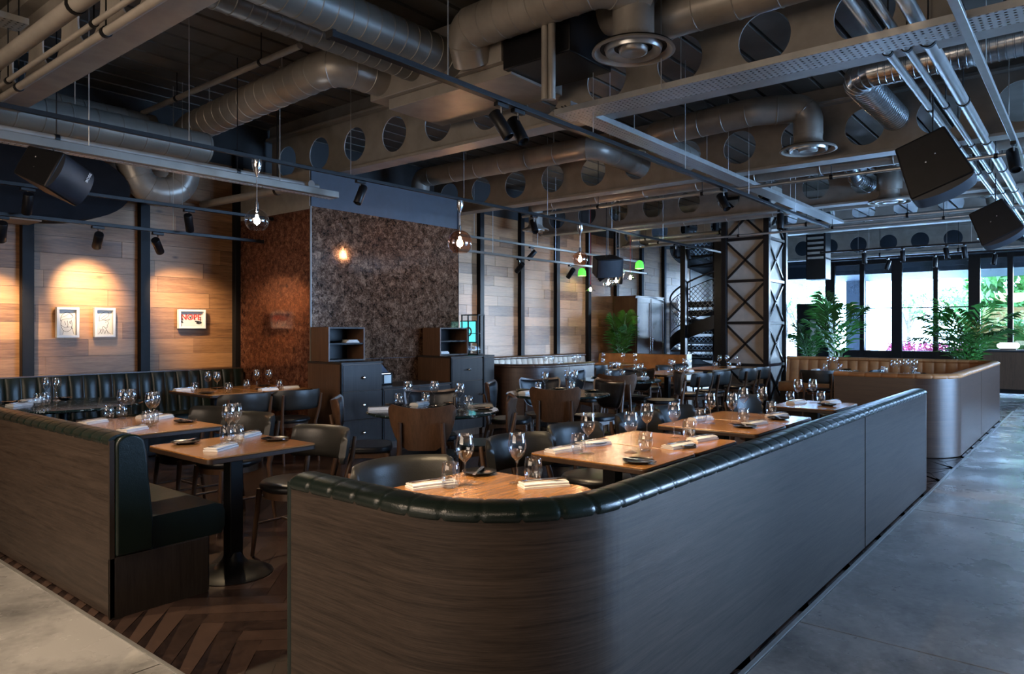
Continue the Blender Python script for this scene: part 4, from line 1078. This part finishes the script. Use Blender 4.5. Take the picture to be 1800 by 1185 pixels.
pipe('thick silver pipe high on the right, rightmost of three', [(3.2, .86, 3.32), (19.5, .86, 3.32)], .045)
pipe('long thin pipe below the third beam, crossing the right side', [(13.2, -3, 3.30), (13.2, 7.5, 3.30)], .035)
pipe('thin pipe under the second beam', [(8.85, -3, 3.20), (8.85, 7.0, 3.20)], .022)
pipe('thin silver pipe just before the glazing', [(18.8, -3, 3.22), (18.8, 7.0, 3.22)], .04)
pipe('thin silver pipe high in front of the braced column', [(12.6, 1.2, 3.12), (12.6, 6.8, 3.12)], .02)
pipe('long grey conduit hanging over the left tables, upper of the two rails', [(0, 6.62, 2.98), (4.75, 6.62, 2.98)], .03, M['beam'])
t = thing('strut_rail', 'flat grey strut rail hanging over the left tables below the conduit', 'rail', (0, 0, 0))
MB().box2(0, 6.44, 2.86, 4.9, 6.52, 2.93).build('rail', M['ductdark'], t, bevel=.005)
MB().box2(0, 6.53, 2.86, 4.9, 6.60, 2.87).build('tray_lip', M['tray'], t)
for x in (.6, 2.4, 4.2): MB().cyl((x, 6.5, 2.93), (x, 6.5, ZC), .005, .005, 6).build('hanger_rod', M['pipe'], t)

# ------------------------------------------------------------------ cable trays
def tray(label, a, b, w_, side=.045, rods=2.2):
    t = thing('cable_tray', label, 'cable tray', (0, 0, 0)); a, b = Vector(a), Vector(b); d = (b - a).normalized(); s = d.cross(Vector((0, 0, 1)))
    m = MB(); m.bar(a, b, w_, .003); m.build('tray_base', M['tray'], t, smooth=False)
    for q_ in (-1, 1): MB().bar(a + s * q_ * w_ / 2 + Vector((0, 0, side / 2)), b + s * q_ * w_ / 2 + Vector((0, 0, side / 2)), .003, side).build('tray_side', M['pipe'], t)
    L_ = (b - a).length
    for k in range(3):
        o = (k - 1) * w_ * .22; P = [a + d * L_ * i / 24 + s * (o + random.uniform(-.01, .01)) + Vector((0, 0, .014)) for i in range(25)]
        MB().tube(P, .006, 6).build('cable', M['black'], t)
    k = 1.0
    while k < L_:
        for q_ in (-1, 1):
            p = a + d * k + s * q_ * (w_ / 2 + .032); MB().cyl(p, (p.x, p.y, ZC), .004, .004, 6).build('hanger_rod', M['pipe'], t)
        k += rods
    return t
tray('wide perforated cable tray under the large-holed beam, crossing to the upper right', (4.98, 3.5, 3.20), (4.98, -5.5, 3.20), .26, rods=3.2)
tray('narrow perforated cable tray running away beside the long black track', (4.9, 3.47, 3.26), (13.2, 3.47, 3.26), .20)
tray('short perforated tray at the top left corner above the pipes', (-.6, 6.32, 3.7), (1.88, 6.32, 3.7), .22)
tray('broad perforated tray sheet at the upper right, beyond the pipes', (3.6, .22, 3.48), (10.5, .22, 3.48), .34)
tray('second perforated tray running away at the top right corner', (3.6, -.30, 3.40), (14, -.30, 3.40), .40)

# ================================================================== LIGHTING TRACKS AND SPOTLIGHTS
TR = {}
def track(key, a, b, label, mat=None, w_=.034):
    t = thing('lighting_track', label, 'track', (0, 0, 0)); a, b = Vector(a), Vector(b)
    MB().bar(a, b, w_, .036).build('track_rail', mat or M['black'], t, bevel=.003)
    L_ = (b - a).length; d = (b - a).normalized()
    for q_ in (a, b): MB().bar(q_ - d * .012, q_ + d * .012, w_ + .008, .042).build('end_cap', M['black'], t)
    k = .9
    while k < L_:
        p = a + d * k; MB().cyl((p.x, p.y, p.z + .02), (p.x, p.y, ZC), .0035, .0035, 6).build('suspension_wire', M['pipe'], t); k += 1.7
    TR[key] = (a, b, d)
track('A', (2.38, 3.20, 3.0), (11.6, 3.20, 3.0), 'long black lighting track running from top centre to the braced column', None, .055)
track('B', (.4, 6.02, 3.0), (15.8, 5.90, 3.0), 'long black lighting track carrying the three glowing pendants')
track('C', (-.5, 7.75, 2.76), (4.9, 7.75, 2.76), 'black track high along the left timber wall, upper of two')
track('D', (-.5, 7.96, 2.50), (4.9, 7.96, 2.50), 'black track high along the left timber wall, lower of two')
track('E', (7.7, 7.8, 2.92), (14.2, 7.8, 2.92), 'bluish rail before the pale timber wall, upper of two', M['ductdark'])
track('F', (7.7, 7.4, 2.62), (13.6, 7.4, 2.62), 'bluish rail before the pale timber wall, lower of two', M['ductdark'])
track('G', (15.3, 4.35, 3.0), (15.3, .6, 3.0), 'black track crossing before the glazing, nearer one')
track('H', (17.2, 5.0, 3.0), (17.2, .6, 3.0), 'black track crossing before the glazing, farther one')
track('R', (3.4, .60, 3.2), (13, .60, 3.2), 'dark lighting track at the upper right, beside the silver pipes', M['pipe'], .05)
def spot_proto():
    t = thing('track_spotlight', 'x', 'spotlight', (0, 0, 0), 0, 'cylindrical track spotlights')
    MB().box2(-.06, -.02, -.05, .06, .02, -.022).build('track_adapter', M['black'], t, bevel=.003)
    MB().cyl((0, 0, -.05), (0, 0, -.11), .008, .008, 8).build('stem', M['chrome'], t)
    b = MB().lathe([(0, .105), (.040, .105), (.044, .10), (.044, -.10), (.040, -.105), (.037, -.105), (.034, -.085), (0, -.085)], (0, 0, 0), 24).build('lamp_body', M['black'], t, angle=50)
    b.location = (0, 0, -.17)
    l = MB().lathe([(0, -.084), (.030, -.084), (.032, -.082)], (0, 0, 0), 20).build('lens', M['lens'], b)
    return t
sp0 = spot_proto(); sp_used = [0]
def spot(x, y, z, aim, label, power=0, size=50, col=(1, .72, .44), scale=1.0, blend=1.0):
    p = Vector((x, y, z)); d = (Vector(aim) - (p + Vector((0, 0, -.17)))).normalized()
    if not sp_used[0]: o = sp0; o.location = p; o['label'] = label; sp_used[0] = 1; body = [c for c in o.children if c.name.startswith('lamp_body')][0]
    else: o = dup(sp0, p, 0, label); body = [c for c in o.children if c.name.startswith('lamp_body')][0]
    q_ = d.to_track_quat('-Z', 'Y'); body.rotation_euler = q_.to_euler(); o.scale = (scale,) * 3
    if power:
        lamp('spot_beam', 'SPOT', p + Vector((0, 0, -.17 * scale)) + d * .10 * scale, power * (1.6 if power < 120 else 1), col, None, spot_size=math.radians(size), spot_blend=blend, shadow_soft_size=.03).rotation_euler = q_.to_euler()
KIDS.clear()
def on(key, px): # point of a track at a picture column
    a, b, d = TR[key]; best = min((abs(seen(*(a + (b - a) * i / 400))[0] - px), i) for i in range(401) if (a + (b - a) * i / 400).dot(Vector((*FW, 0))) > .3)
    return a + (b - a) * best[1] / 400
for key, px, aim, lab, pw, sz in [
    ('A', 880, (4.3, 2.0, .75), 'black spotlight hanging straight down, left of the close pair on the long track', 60, 46),
    ('A', 912, (3.9, 1.9, .75), 'black spotlight tilted right, right of the close pair on the long track', 90, 50),
    ('A', 1272, (7.0, 1.9, .75), 'black spotlight on the long track, past the crossing cable tray', 60, 50),
    ('A', 1372, (8.9, 3.0, .6), 'black spotlight near the far end of the long track', 40, 50),
    ('B', 632, (3.9, 6.0, .75), 'tilted black spotlight between the first two pendants, against the slate wall', 50, 60),
    ('B', 938, (6.9, 4.6, .75), 'black spotlight right of the second pendant', 50, 60),
    ('B', 1187, (10.4, 5.3, .75), 'tilted spotlight with warm lens before the spiral stair', 60, 55),
    ('B', 1210, (11.9, 5.3, .75), 'upright black spotlight before the spiral stair', 50, 55),
    ('B', 1346, (14.0, 4.8, .75), 'black spotlight overlapping the braced column', 30, 50),
    ('G', 1519, (15.3, 3.4, 0), 'spotlight on the nearer window track, leftmost of four', 20, 50),
    ('G', 1587, (15.3, 2.8, 0), 'spotlight on the nearer window track, second from left', 0, 50),
    ('G', 1664, (14.8, 1.6, 0), 'spotlight on the nearer window track, third from left', 20, 50),
    ('G', 1696, (15.5, 1.6, 0), 'spotlight on the nearer window track, rightmost', 0, 50),
    ('H', 1561, (16.4, 4.2, 0), 'spotlight on the farther window track, leftmost of three', 0, 50),
    ('H', 1643, (16.6, 2.6, 0), 'spotlight on the farther window track, middle of three', 20, 50),
    ('H', 1748, (16.2, 1.9, 0), 'spotlight on the farther window track, rightmost of three', 0, 50),
    ('E', 934, (9.3, 8.7, 1.4), 'upright spotlight before the pale timber wall, second from left', 0, 50),
    ('F', 913, (9.6, 8.7, 1.5), 'tilted spotlight before the pale timber wall, leftmost', 14, 60),
    ('F', 1003, (11.1, 8.7, 1.2), 'tilted spotlight before the pale timber wall, third from left', 14, 60),
    ('F', 1060, (11.5, 8.7, 1.5), 'spotlight behind the clustered globes, left one', 0, 50),
    ('F', 1092, (13.0, 8.0, 1.0), 'spotlight behind the clustered globes, right one', 0, 50)]:
    p = on(key, px); spot(p.x, p.y, p.z, aim, lab, pw, sz)
# picture spots on the left wall tracks
PW = Y1 - .05
def pic(px, py): q_ = atY(px, py, PW); return (q_.x, q_.y, q_.z)
for key, px, aim, lab, pw, sz in [
    ('D', 172, pic(152, 512), 'spotlight on the lower wall track, above the pair of line drawings', 170, 58),
    ('D', 278, pic(322, 540), 'spotlight on the lower wall track, left of the framed lettering', 130, 58),
    ('D', 2, pic(-12, 560), 'spotlight on the lower wall track, at the left picture edge', 140, 58),
    ('C', 48, pic(20, 600), 'spotlight on the upper wall track, left one', 10, 50),
    ('C', 333, pic(360, 600), 'spotlight on the upper wall track, right one', 14, 50)]:
    p = on(key, px); spot(p.x, p.y, p.z, aim, lab, pw, sz)
p = on('R', 1782); spot(p.x, p.y, p.z, (p.x - 1.0, p.y - .35, 1.2), 'large spotlight with glowing warm lens at the right picture edge', 20, 50, scale=1.15)
# accent beams added without fixtures to brighten the table tops
for loc, aim, pw in (((1.6, 2.2, 3.2), (2.3, 1.95, .75), 120), ((3.2, 2.6, 3.2), (3.6, 2.0, .75), 55), ((5.6, 3.1, 2.9), (5.1, 2.0, .75), 60), ((3.2, 5.9, 2.9), (2.3, 4.9, .75), 40), ((3.2, 5.9, 2.9), (2.3, 3.9, .75), 25), ((4.3, 6.1, 2.9), (4.3, 7.5, .75), 30)):
    spot(*loc[:2], loc[2] + .0, aim, 'added black spotlight lighting a table below', pw, 44) if False else lamp('spot_beam', 'SPOT', loc, pw * 2.4, (1, .74, .44), aim, spot_size=math.radians(42), spot_blend=.9, shadow_soft_size=.04)

# ------------------------------------------------------------------ pendants
def pendant(label, top, z, r, shade, bulb, group=None, canopy=True, metal='chrome'):
    t = thing('pendant_lamp', label, 'lamp', (top.x, top.y, 0), 0, group)
    if canopy: MB().lathe([(0, top.z - .02), (.045, top.z - .022), (.046, top.z - .06), (.035, top.z - .11), (.012, top.z - .16), (.005, top.z - .18)], (0, 0, 0), 24).build('canopy', M[metal], t)
    MB().cyl((0, 0, z + r + .05), (0, 0, top.z - .02), .004, .004, 8).build('cord', M['pipe'], t)
    MB().lathe([(0, .06), (.016, .06), (.02, .0), (.02, -.03), (.014, -.035)], (0, 0, z + r), 16).build('socket', M[metal], t)
    MB().lathe([(r * math.sin(a), r * math.cos(a)) for a in [.16 + (2.42 - .16) * k / 20 for k in range(21)]] + [(r * .62, -r * .80)], (0, 0, z), 36).build('glass_globe', M[shade], t)
    MB().lathe([(0, .5), (.10, .48), (.13, .38), (.15, .2), (.22, .05), (.29, -.1), (.32, -.24), (.30, -.38), (.23, -.49), (.12, -.54), (0, -.56)], (0, 0, z + r * .12), 24, Matrix.Scale(r * .8, 4)).build('bulb', M[bulb], t, angle=80)
    return t
G = 'globe pendants on the long track'
for px, z, r, sh, bl, lab in ((449, 2.42, .108, 'globe', 'bulbw', 'clear glass globe pendant with starry bulb, left, before the rust-coloured wall'),
                              (810, 2.47, .150, 'rose', 'bulb', 'rose-tinted glass globe pendant beside the lacquered panel'),
                              (1020, 2.47, .115, 'rose', 'bulb', 'glowing globe pendant before the pale timber wall, farthest of the three large ones')):
    pendant(lab, on('B', px), z, r, sh, bl, G)
def cluster(px, py, kind, lab):
    X_ = {'globe': 12.4 + (.35 if px == 1083 else 0), 'bell': 12.6, 'cup': 12.8}[kind]; p = atX(px, py, X_)
    if kind == 'globe': pendant(lab, Vector((p.x, p.y, ZC + .02)), p.z, .105, 'globe', 'bulb', 'clustered pendants', False)
    else:
        t = thing('pendant_lamp', lab, 'lamp', (p.x, p.y, 0), 0, 'clustered pendants')
        MB().cyl((0, 0, p.z + .1), (0, 0, ZC), .004, .004, 8).build('cord', M['red'] if kind == 'bell' else M['ink'], t)
        if kind == 'cup':
            MB().lathe([(.012, .12), (.05, .105), (.08, .06), (.088, 0), (.088, -.05), (.084, -.05), (.082, 0), (.07, .055), (.012, .1)], (0, 0, p.z), 28).build('glass_shade', M['greenglass'], t)
        else:
            MB().lathe([(.012, .10), (.025, .08), (.04, .02), (.10, -.02), (.105, -.03), (.04, .0)], (0, 0, p.z), 28).build('glass_shade', M['globe'], t)
        MB().lathe([(0, .03), (.02, .02), (.028, 0), (.02, -.03), (0, -.04)], (0, 0, p.z), 14).build('bulb', M['bulb'], t)
m_, nt_, b_ = new_mat('green_glass_shade'); setp(b_, (.10, .75, .08), .25, 0, .5); b_.inputs['Emission Color'].default_value = (.12, .8, .08, 1); b_.inputs['Emission Strength'].default_value = .6; M['greenglass'] = m_
for px, py, k_, lab in ((1023, 481, 'cup', 'green glass cup pendant below the large globe, left of the cluster'), (1038, 509, 'bell', 'small bell-shaped clear pendant, lowest left of the cluster'),
                     (1069, 498, 'globe', 'clear globe pendant, lowest of the three clustered globes'), (1083, 494, 'globe', 'clear globe pendant, middle of the three clustered globes'),
                     (1089, 478, 'globe', 'clear globe pendant, topmost of the three clustered globes'), (1108, 488, 'bell', 'small bell-shaped clear pendant, right of the clustered globes'),
                     (1124, 468, 'cup', 'green glass cup pendant, rightmost and highest of the cluster')):
    cluster(px, py, k_, lab)

# ------------------------------------------------------------------ loudspeakers
def speaker(label, loc, w_, h_, d_, gdir, zdir, roll=0, mark=False, top=None):
    """gdir: where the grille faces, zdir: where a flat end faces, both as (right, up, towards camera)"""
    loc = Vector(loc); toc = Vector((-loc.x, -loc.y, 0)).normalized(); rt = Vector((toc.y, -toc.x, 0)) * -1; upv = Vector((0, 0, 1))
    mk = lambda v: (Matrix.Rotation(math.radians(roll), 3, toc) @ (rt * v[0] + upv * v[1] + toc * v[2])).normalized()
    ly = -mk(gdir); lz = mk(zdir); lx = ly.cross(lz).normalized(); lz = lx.cross(ly).normalized()
    Mx = Matrix((lx, ly, lz)).transposed().to_4x4(); Mx.translation = loc
    t = thing('loudspeaker', label, 'speaker', loc, 0, 'wedge loudspeakers hung from the ceiling'); t.rotation_euler = Mx.to_euler()
    poly = [(-w_ / 2, -d_ / 2), (w_ / 2, -d_ / 2), (w_ / 2 * .80, d_ / 2), (-w_ / 2 * .80, d_ / 2)]
    MB().prism(poly, -h_ / 2, h_ / 2).build('cabinet', M['black'], t, bevel=.015, seg=3)
    gq = [(-w_ / 2 + .012 + (w_ - .024) * k / 20, -d_ / 2 - .004 - .045 * math.sin(PI * k / 20) ** .6) for k in range(21)]
    MB().prism(gq + [(w_ / 2 - .012, -d_ / 2 + .002), (-w_ / 2 + .012, -d_ / 2 + .002)], -h_ / 2 + .012, h_ / 2 - .012).build('grille', M['grille'], t)
    for s in (-.03, .05): MB().cyl((s, .02 + s * .4, h_ / 2), (s, .02 + s * .4, h_ / 2 + .006), .006, .006, 8).build('rigging_point', M['chrome'], t)
    if mark: text_mesh('badge', 'BOSE', .035, M['white'], t, (w_ * .28, -d_ / 2 - .052, -h_ * .25), (PI / 2, 0, 0))
    P_ = Mx.inverted() @ Vector((loc.x, loc.y, top or ZC - .012)); MB().cyl((0, 0, 0), P_, .006, .006, 8).build('suspension_wire', M['black'], t)
    return t
M['grille'] = plain('grille_cloth', (.010, .013, .020), .5)
speaker('black wedge loudspeaker at upper left, tilted, with small bright badge', (2.13, 6.47, 2.65), .31, .36, .33, (.75, 0, .66), (-.66, 0, .75), -24, True, 2.88)
p = atX(1645, 292, 6.5); speaker('large black loudspeaker right of centre among the silver pipes', (p.x, p.y + .02, p.z), .46, .30, .44, (.36, -.92, .12), (-.1, .05, 1), 0, top=3.27)
p = atX(1750, 393, 10.2); speaker('smaller black loudspeaker lower right, beyond the large one', (p.x, p.y, p.z), .46, .30, .42, (.42, -.9, .12), (-.1, .05, 1), 0, top=3.27)
p = atX(1066, 468, 11.0); speaker('dark loudspeaker behind the pendant cluster', (p.x, p.y, p.z), .50, .33, .35, (.5, -.3, 1), (-.1, 1, .3), -8)
p = atX(276, 2, 2.5); speaker('black loudspeaker cut by the top edge at upper left', (p.x, p.y, p.z + .03), .26, .2, .2, (.2, -.2, 1), (0, 1, .2), 10)
# black rounded drum hanging at upper left
t = thing('ceiling_drum', 'large black round-ended soffit drum hanging before the left timber wall', 'soffit', (0, 8.42, 0))
poly = [(-3.4, -.28), (-3.4, .28)]
m = MB(); zc = 2.92; N_ = 20; vs = []
pr = []
for k in range(N_ + 1):
    a = PI / 2 - PI * k / N_; pr.append((2.70 + .75 * math.cos(a) , zc + .38 * math.sin(a)))
poly2 = [(-2.5, zc + .38)] + pr + [(-2.5, zc - .38)]
m.prism([(x, z) for x, z in poly2], -.21, .21, Matrix.Rotation(PI / 2, 4, 'X')); m.build('drum_shell', plain('black_felt', (.006, .007, .010), .85, 0, .2), t, angle=20)
m = MB(); m.prism([(x * .985 - .05, z - .05) for x, z in poly2], .30, .33, Matrix.Rotation(PI / 2, 4, 'X'))
MB().box2(-2.4, -.20, zc - .42, 2.6, .20, zc - .37).build('pale_underside', M['beige'], t)
for x in (0, 2.2): MB().cyl((x, -.18, zc + .36), (x, -.18, ZC), .006, .006, 8).build('hanger_rod', M['pipe'], t)
# ================================================================== TABLEWARE
ZT = .7455
def wineglass():
    t = thing('wine_glass', 'x', 'glass', (0, 0, 0)); 
    MB().lathe([(0, .004), (.030, .002), (.034, 0), (.034, .002), (.02, .006), (.006, .012), (.0038, .03), (.0036, .085), (.006, .098), (.012, .104)], (0, 0, 0), 24).build('stem', M['glass'], t, angle=70)
    MB().lathe([(0, .100), (.012, .104), (.026, .118), (.036, .138), (.040, .158), (.038, .182), (.032, .215), (.0315, .2165), (.0305, .215), (.0365, .182), (.0385, .158), (.0345, .139), (.025, .120), (.0, .106)], (0, 0, 0), 24).build('bowl', M['glass'], t, angle=70)
    return t
def tumbler():
    t = thing('tumbler', 'x', 'glass', (0, 0, 0))
    MB().lathe([(0, 0), (.024, 0), (.028, .003), (.037, .025), (.041, .05), (.039, .075), (.034, .103), (.033, .105), (.0322, .103), (.0375, .075), (.0393, .05), (.035, .026), (.025, .009), (0, .008)], (0, 0, 0), 26).build('body', M['glass'], t, angle=70)
    MB().lathe([(0, .0005), (.023, .0005), (.024, .006), (0, .0075)], (0, 0, 0), 20).build('thick_base', M['glass'], t)
    return t
def napkin():
    def f(z, bow):
        return lambda u, v: Vector(((u - .5) * .205, (v - .5) * .088 * (1 - .03 * math.sin(PI * u)), z * (1 - .25 * abs(2 * v - 1) ** 4 - .1 * abs(2 * u - 1) ** 6) + bow * math.sin(PI * u)))
    m = MB(); m.sheet(f(.012, .001), lambda u, v: Vector(((u - .5) * .205, (v - .5) * .088, 0)), 12, 8)
    m.sheet(lambda u, v: Vector(((u - .5) * .200, (v - .5) * .080 + .002, .022 * (1 - .2 * abs(2 * v - 1) ** 4) + .0015 * math.sin(PI * u))), lambda u, v: Vector(((u - .5) * .200, (v - .5) * .080 + .002, .0125)), 12, 8)
    return tag(m.build('napkin', M['napkin']), 'x', 'napkin')
def knife():
    t = thing('table_knife', 'x', 'knife', (0, 0, 0))
    MB().sheet(lambda u, v: Vector((-.1 + .095 * u, (v - .5) * (.014 - .004 * u), .0045)), lambda u, v: Vector((-.1 + .095 * u, (v - .5) * (.014 - .004 * u), 0)), 8, 3).build('handle', M['cutlery'], t)
    MB().sheet(lambda u, v: Vector((-.005 + .105 * u, (v - .5) * (.019 * (1 - max(0, u - .75) * 3.2)) + .003 * u, .003)), lambda u, v: Vector((-.005 + .105 * u, (v - .5) * (.019 * (1 - max(0, u - .75) * 3.2)) + .003 * u, .0015)), 12, 3).build('blade', M['cutlery'], t)
    return t
def fork():
    t = thing('table_fork', 'x', 'fork', (0, 0, 0))
    w = lambda u: .012 - .007 * math.sin(PI * min(1, u * 1.1)) * .9
    MB().sheet(lambda u, v: Vector((-.095 + .135 * u, (v - .5) * w(u), .004 + .003 * u)), lambda u, v: Vector((-.095 + .135 * u, (v - .5) * w(u), .001 + .003 * u)), 12, 3).build('handle', M['cutlery'], t)
    m = MB(); m.box((.046, 0, .006), (.018, .022, .003))
    for i in range(4): m.tube([(.053, (i - 1.5) * .0063, .006), (.075, (i - 1.5) * .0063, .008), (.095, (i - 1.5) * .006, .005)], [.002, .0018, .001], 6)
    m.build('tines', M['cutlery'], t); return t
def plate():
    return tag(MB().lathe([(0, .001), (.045, 0), (.05, .003), (.075, .009), (.080, .013), (.079, .0145), (.073, .011), (.048, .006), (0, .0055)], (0, 0, 0), 40).build('side_plate', M['plate'], angle=70), 'x', 'plate')
PROTO = {'W': wineglass(), 'U': tumbler(), 'N': napkin(), 'K': knife(), 'F': fork(), 'P': plate()}
KW = {'W': 'stemmed wine glass', 'U': 'stemless tumbler', 'N': 'folded white napkin', 'K': 'steel knife', 'F': 'steel fork', 'P': 'small black plate'}
GR = {'W': 'wine glasses', 'U': 'tumblers', 'N': 'folded napkins', 'K': 'knives on napkins', 'F': 'forks on napkins', 'P': 'black side plates'}
fresh = set(PROTO)
ORD = {1: [''], 2: ['left of two', 'right of two'], 3: ['leftmost of three', 'middle of three', 'rightmost of three']}
def ords(n, i):
    if n in ORD: return ORD[n][i]
    names = ['second', 'third', 'fourth', 'fifth', 'sixth']
    if i == 0: return 'leftmost of %s' % ('zero one two three four five six seven eight nine'.split()[n])
    if i == n - 1: return 'rightmost'
    return '%s from left' % names[i - 1]
def place(k, x, y, z, rz, label, group):
    o = PROTO[k]
    if k in fresh: fresh.discard(k); o.location = (x, y, z); o.rotation_euler = (0, 0, rz); o['label'] = label; o['group'] = group; return o
    if o.type == 'MESH':
        c = o.copy(); COL.objects.link(c); c.location = (x, y, z); c.rotation_euler = (0, 0, rz); c['label'] = label; c['group'] = group; return c
    return dup(o, (x, y, z), rz, label, group)
TK = dict(zip(T, SH.values()))
def inside(key, x, y, mg):
    s_ = TK[key]
    if len(s_) == 4: return min(max(x, s_[0] + mg), s_[2] - mg), min(max(y, s_[1] + mg), s_[3] - mg)
    dx, dy = x - s_[0], y - s_[1]; l = math.hypot(dx, dy); R2 = s_[2] - mg
    return (x, y) if l <= R2 else (s_[0] + dx * R2 / l, s_[1] + dy * R2 / l)
def serve(key, W=(), U=(), N=(), P_=(), cut=True, naprot=0.0):
    desc = T[key]; tx, ty, bx, by = None, None, None, None
    for k, lst in (('W', W), ('U', U), ('N', N), ('P', P_)):
        pts = [q_ if len(q_) == 3 and isinstance(q_[2], str) else (at(q_[0], q_[1], ZT)[0], at(q_[0], q_[1], ZT)[1], '', *q_[2:]) for q_ in lst]
        pts = [(q_[0], q_[1], (q_[3] if len(q_) > 3 else None)) for q_ in pts]
        pts = [(*inside(key, x, y, .11 if k == 'N' else (.085 if k == 'P' else .045)), r_) for x, y, r_ in pts]
        pts.sort(key=lambda q_: seen(q_[0], q_[1], ZT)[0])
        for i, (x, y, rz) in enumerate(pts):
            w = ords(len(pts), i); lab = '%s%s on %s' % (KW[k], (', ' + w + ',') if w else '', desc)
            if rz is None: rz = (naprot + random.uniform(-.12, .12)) if k == 'N' else 0
            place(k, x, y, ZT, rz, lab, GR[k] + ' on the tables' if k != 'P' else GR[k])
            if k == 'N' and cut:
                ca, sa = math.cos(rz), math.sin(rz)
                for kk, off, dr in (('K', .014, .06), ('F', -.014, -.08)):
                    place(kk, x - sa * off, y + ca * off, ZT + .0245, rz + dr, '%s on the %s' % (KW[kk], ('%s napkin, %s' % (w.replace(' of two', '').replace(' of three', '').replace(' of four', ''), desc)) if w else 'only napkin on ' + desc), GR[kk])
            if k == 'P' and cut and key[0] in 'nl':
                place('K', x, y, ZT + .0135, rz + .5 + i, 'butter knife across the %s' % (('%s plate, %s' % (w.replace(' of two', '').replace(' of three', '').replace(' of four', ''), desc)) if w else 'plate on ' + desc), GR['K'])
serve('n1', [(817, 853), (909, 850)], [(792, 857), (937, 847)], [(738, 851, -.35), (990, 845, -.55)], [(848, 826)])
serve('n2', [(1033.5, 797), (1109, 795)], [(1016, 797), (1135, 793)], [(974, 791, -.2), (1083, 773, -.3)], [(1122, 813), (1050, 779)])
serve('n3', [(1137, 773), (1185, 770)], [(1211, 769)], [(1180, 790, -.2), (1251, 769, -.2)], [(1199, 785)])
serve('n4', [(1248.5, 745), (1287, 745)], [(1232, 744), (1307, 744)], [(1264, 731, -.2), (1338, 743, -.2)], [(1309, 751)])
serve('n5', [(1306.7, 731), (1340, 729)], [(1358, 729)], [(1385, 727, -.2)], [(1368, 737)])
serve('n6', [(1402.8, 709), (1429, 708)], [(1389, 709), (1443, 708)], [(1371, 707, -.2), (1470, 706, -.2)], [(1454, 713)])
serve('l1', [(402, 773), (414, 772)], [(399, 781), (417, 779)], [(389, 789, .5), (437, 762, .5)], [(315, 777), (497, 772)])
serve('l2', [(190, 731), (201, 729), (265, 743), (272, 741)], [(186, 737), (205, 734), (260, 750), (268, 748)], [(163, 744, .5), (233, 757, .5), (231, 726, .5), (292, 735, .5)], [(126, 736), (334, 741)])
serve('lm', [(81, 704), (99.6, 704)], [(67, 713), (81, 711)], [(38.5, 703, .5), (34, 713, .5)], [(110, 700), (12, 708)])
serve('f1', [(365.4, 688), (381.6, 688)], [(342, 690), (402, 690)], [(321, 686, .0)], [(358, 692), (383, 683)])
serve('f2', [(451.5, 683), (472.7, 683)], [(431, 684), (491, 684)], [(428, 689, .0), (509, 682, .0)], [(454.5, 686), (464, 679)])
serve('r1', [(717, 714), (763.5, 713), (808, 719)], [(700.7, 713), (748, 711), (823, 718)], [(669, 720, -.6), (732, 709, .3), (849, 715, -.3)], [(675, 712), (799, 709), (850, 720)])
serve('r2', [(958, 689), (998, 684), (1012.7, 684)], [(946, 689), (1005, 688)], [(925, 691, 0.2), (930, 684, .4)], [(909, 686), (985, 682), (1040, 688)], cut=False)
serve('r3', [(1066, 660), (1084, 660), (1118, 669), (1126, 667)], [(1056.6, 660), (1096, 661), (1132, 667)], [(1145, 664, 0)], [(1126, 671), (1048, 664)], cut=False)
serve('c1', [(1179, 655), (1192, 658), (1204, 655), (1221.5, 655)], [(1199.5, 659), (1227, 656), (1212, 657)], [(1243, 655, 0), (1216, 652, 0)], [(1238, 657)], cut=False)
serve('c2', [(1265, 645), (1279, 645), (1292, 643), (1303, 644)], [(1257.8, 647), (1286, 647), (1309, 644)], [(1296, 646, 0)], [(1272, 647)], cut=False)
serve('b1', [(1458, 650), (1469, 650)], [(1451, 651), (1476, 651)], [(1434, 651, 0)], [(1495, 649)], cut=False)
serve('b2', [(1570, 658), (1580, 657), (1590, 656), (1600, 656), (1622, 654)], [(1546, 656), (1556, 657), (1608, 657), (1614, 654)], [(1636, 654, .2)], [(1632, 656)], cut=False)
def serve_w(key, W, U, N, P_):
    mk = lambda l: [(x, y, '') for x, y in l]
    serve(key, mk(W), mk(U), mk(N), mk(P_), cut=False)
serve_w('w1', [(10.4, 7.55), (10.6, 7.85), (11.15, 7.6), (11.35, 7.6)], [(10.5, 7.5), (10.75, 7.6), (11.4, 7.75)], [(10.9, 7.5)], [(10.95, 7.8)])
serve_w('w2', [(12.45, 7.75), (12.55, 7.35), (12.75, 7.2)], [(12.35, 7.7), (12.85, 7.25)], [(12.3, 7.35)], [(12.7, 7.7)])
# glasses in the display case
for i in range(4): place('U', 7.43 + .04 * (i % 2), 6.68 + .085 * i, 1.072 + .0125, 0, 'tumbler at the bottom of the black display case', 'tumblers in the display case')
# ketchup-dark pepper mill on the round table
t = thing('pepper_mill', 'small dark pepper mill beside the right tumbler of the near round table', 'mill', (4.52, 4.32, ZT))
MB().lathe([(0, 0), (.022, 0), (.024, .01), (.016, .04), (.020, .07), (.014, .085), (0, .085)], (0, 0, 0), 20).build('body', M['blackwood'], t); MB().lathe([(0, .086), (.016, .086), (.019, .10), (.010, .115), (0, .118)], (0, 0, 0), 20).build('head', M['chrome'], t)
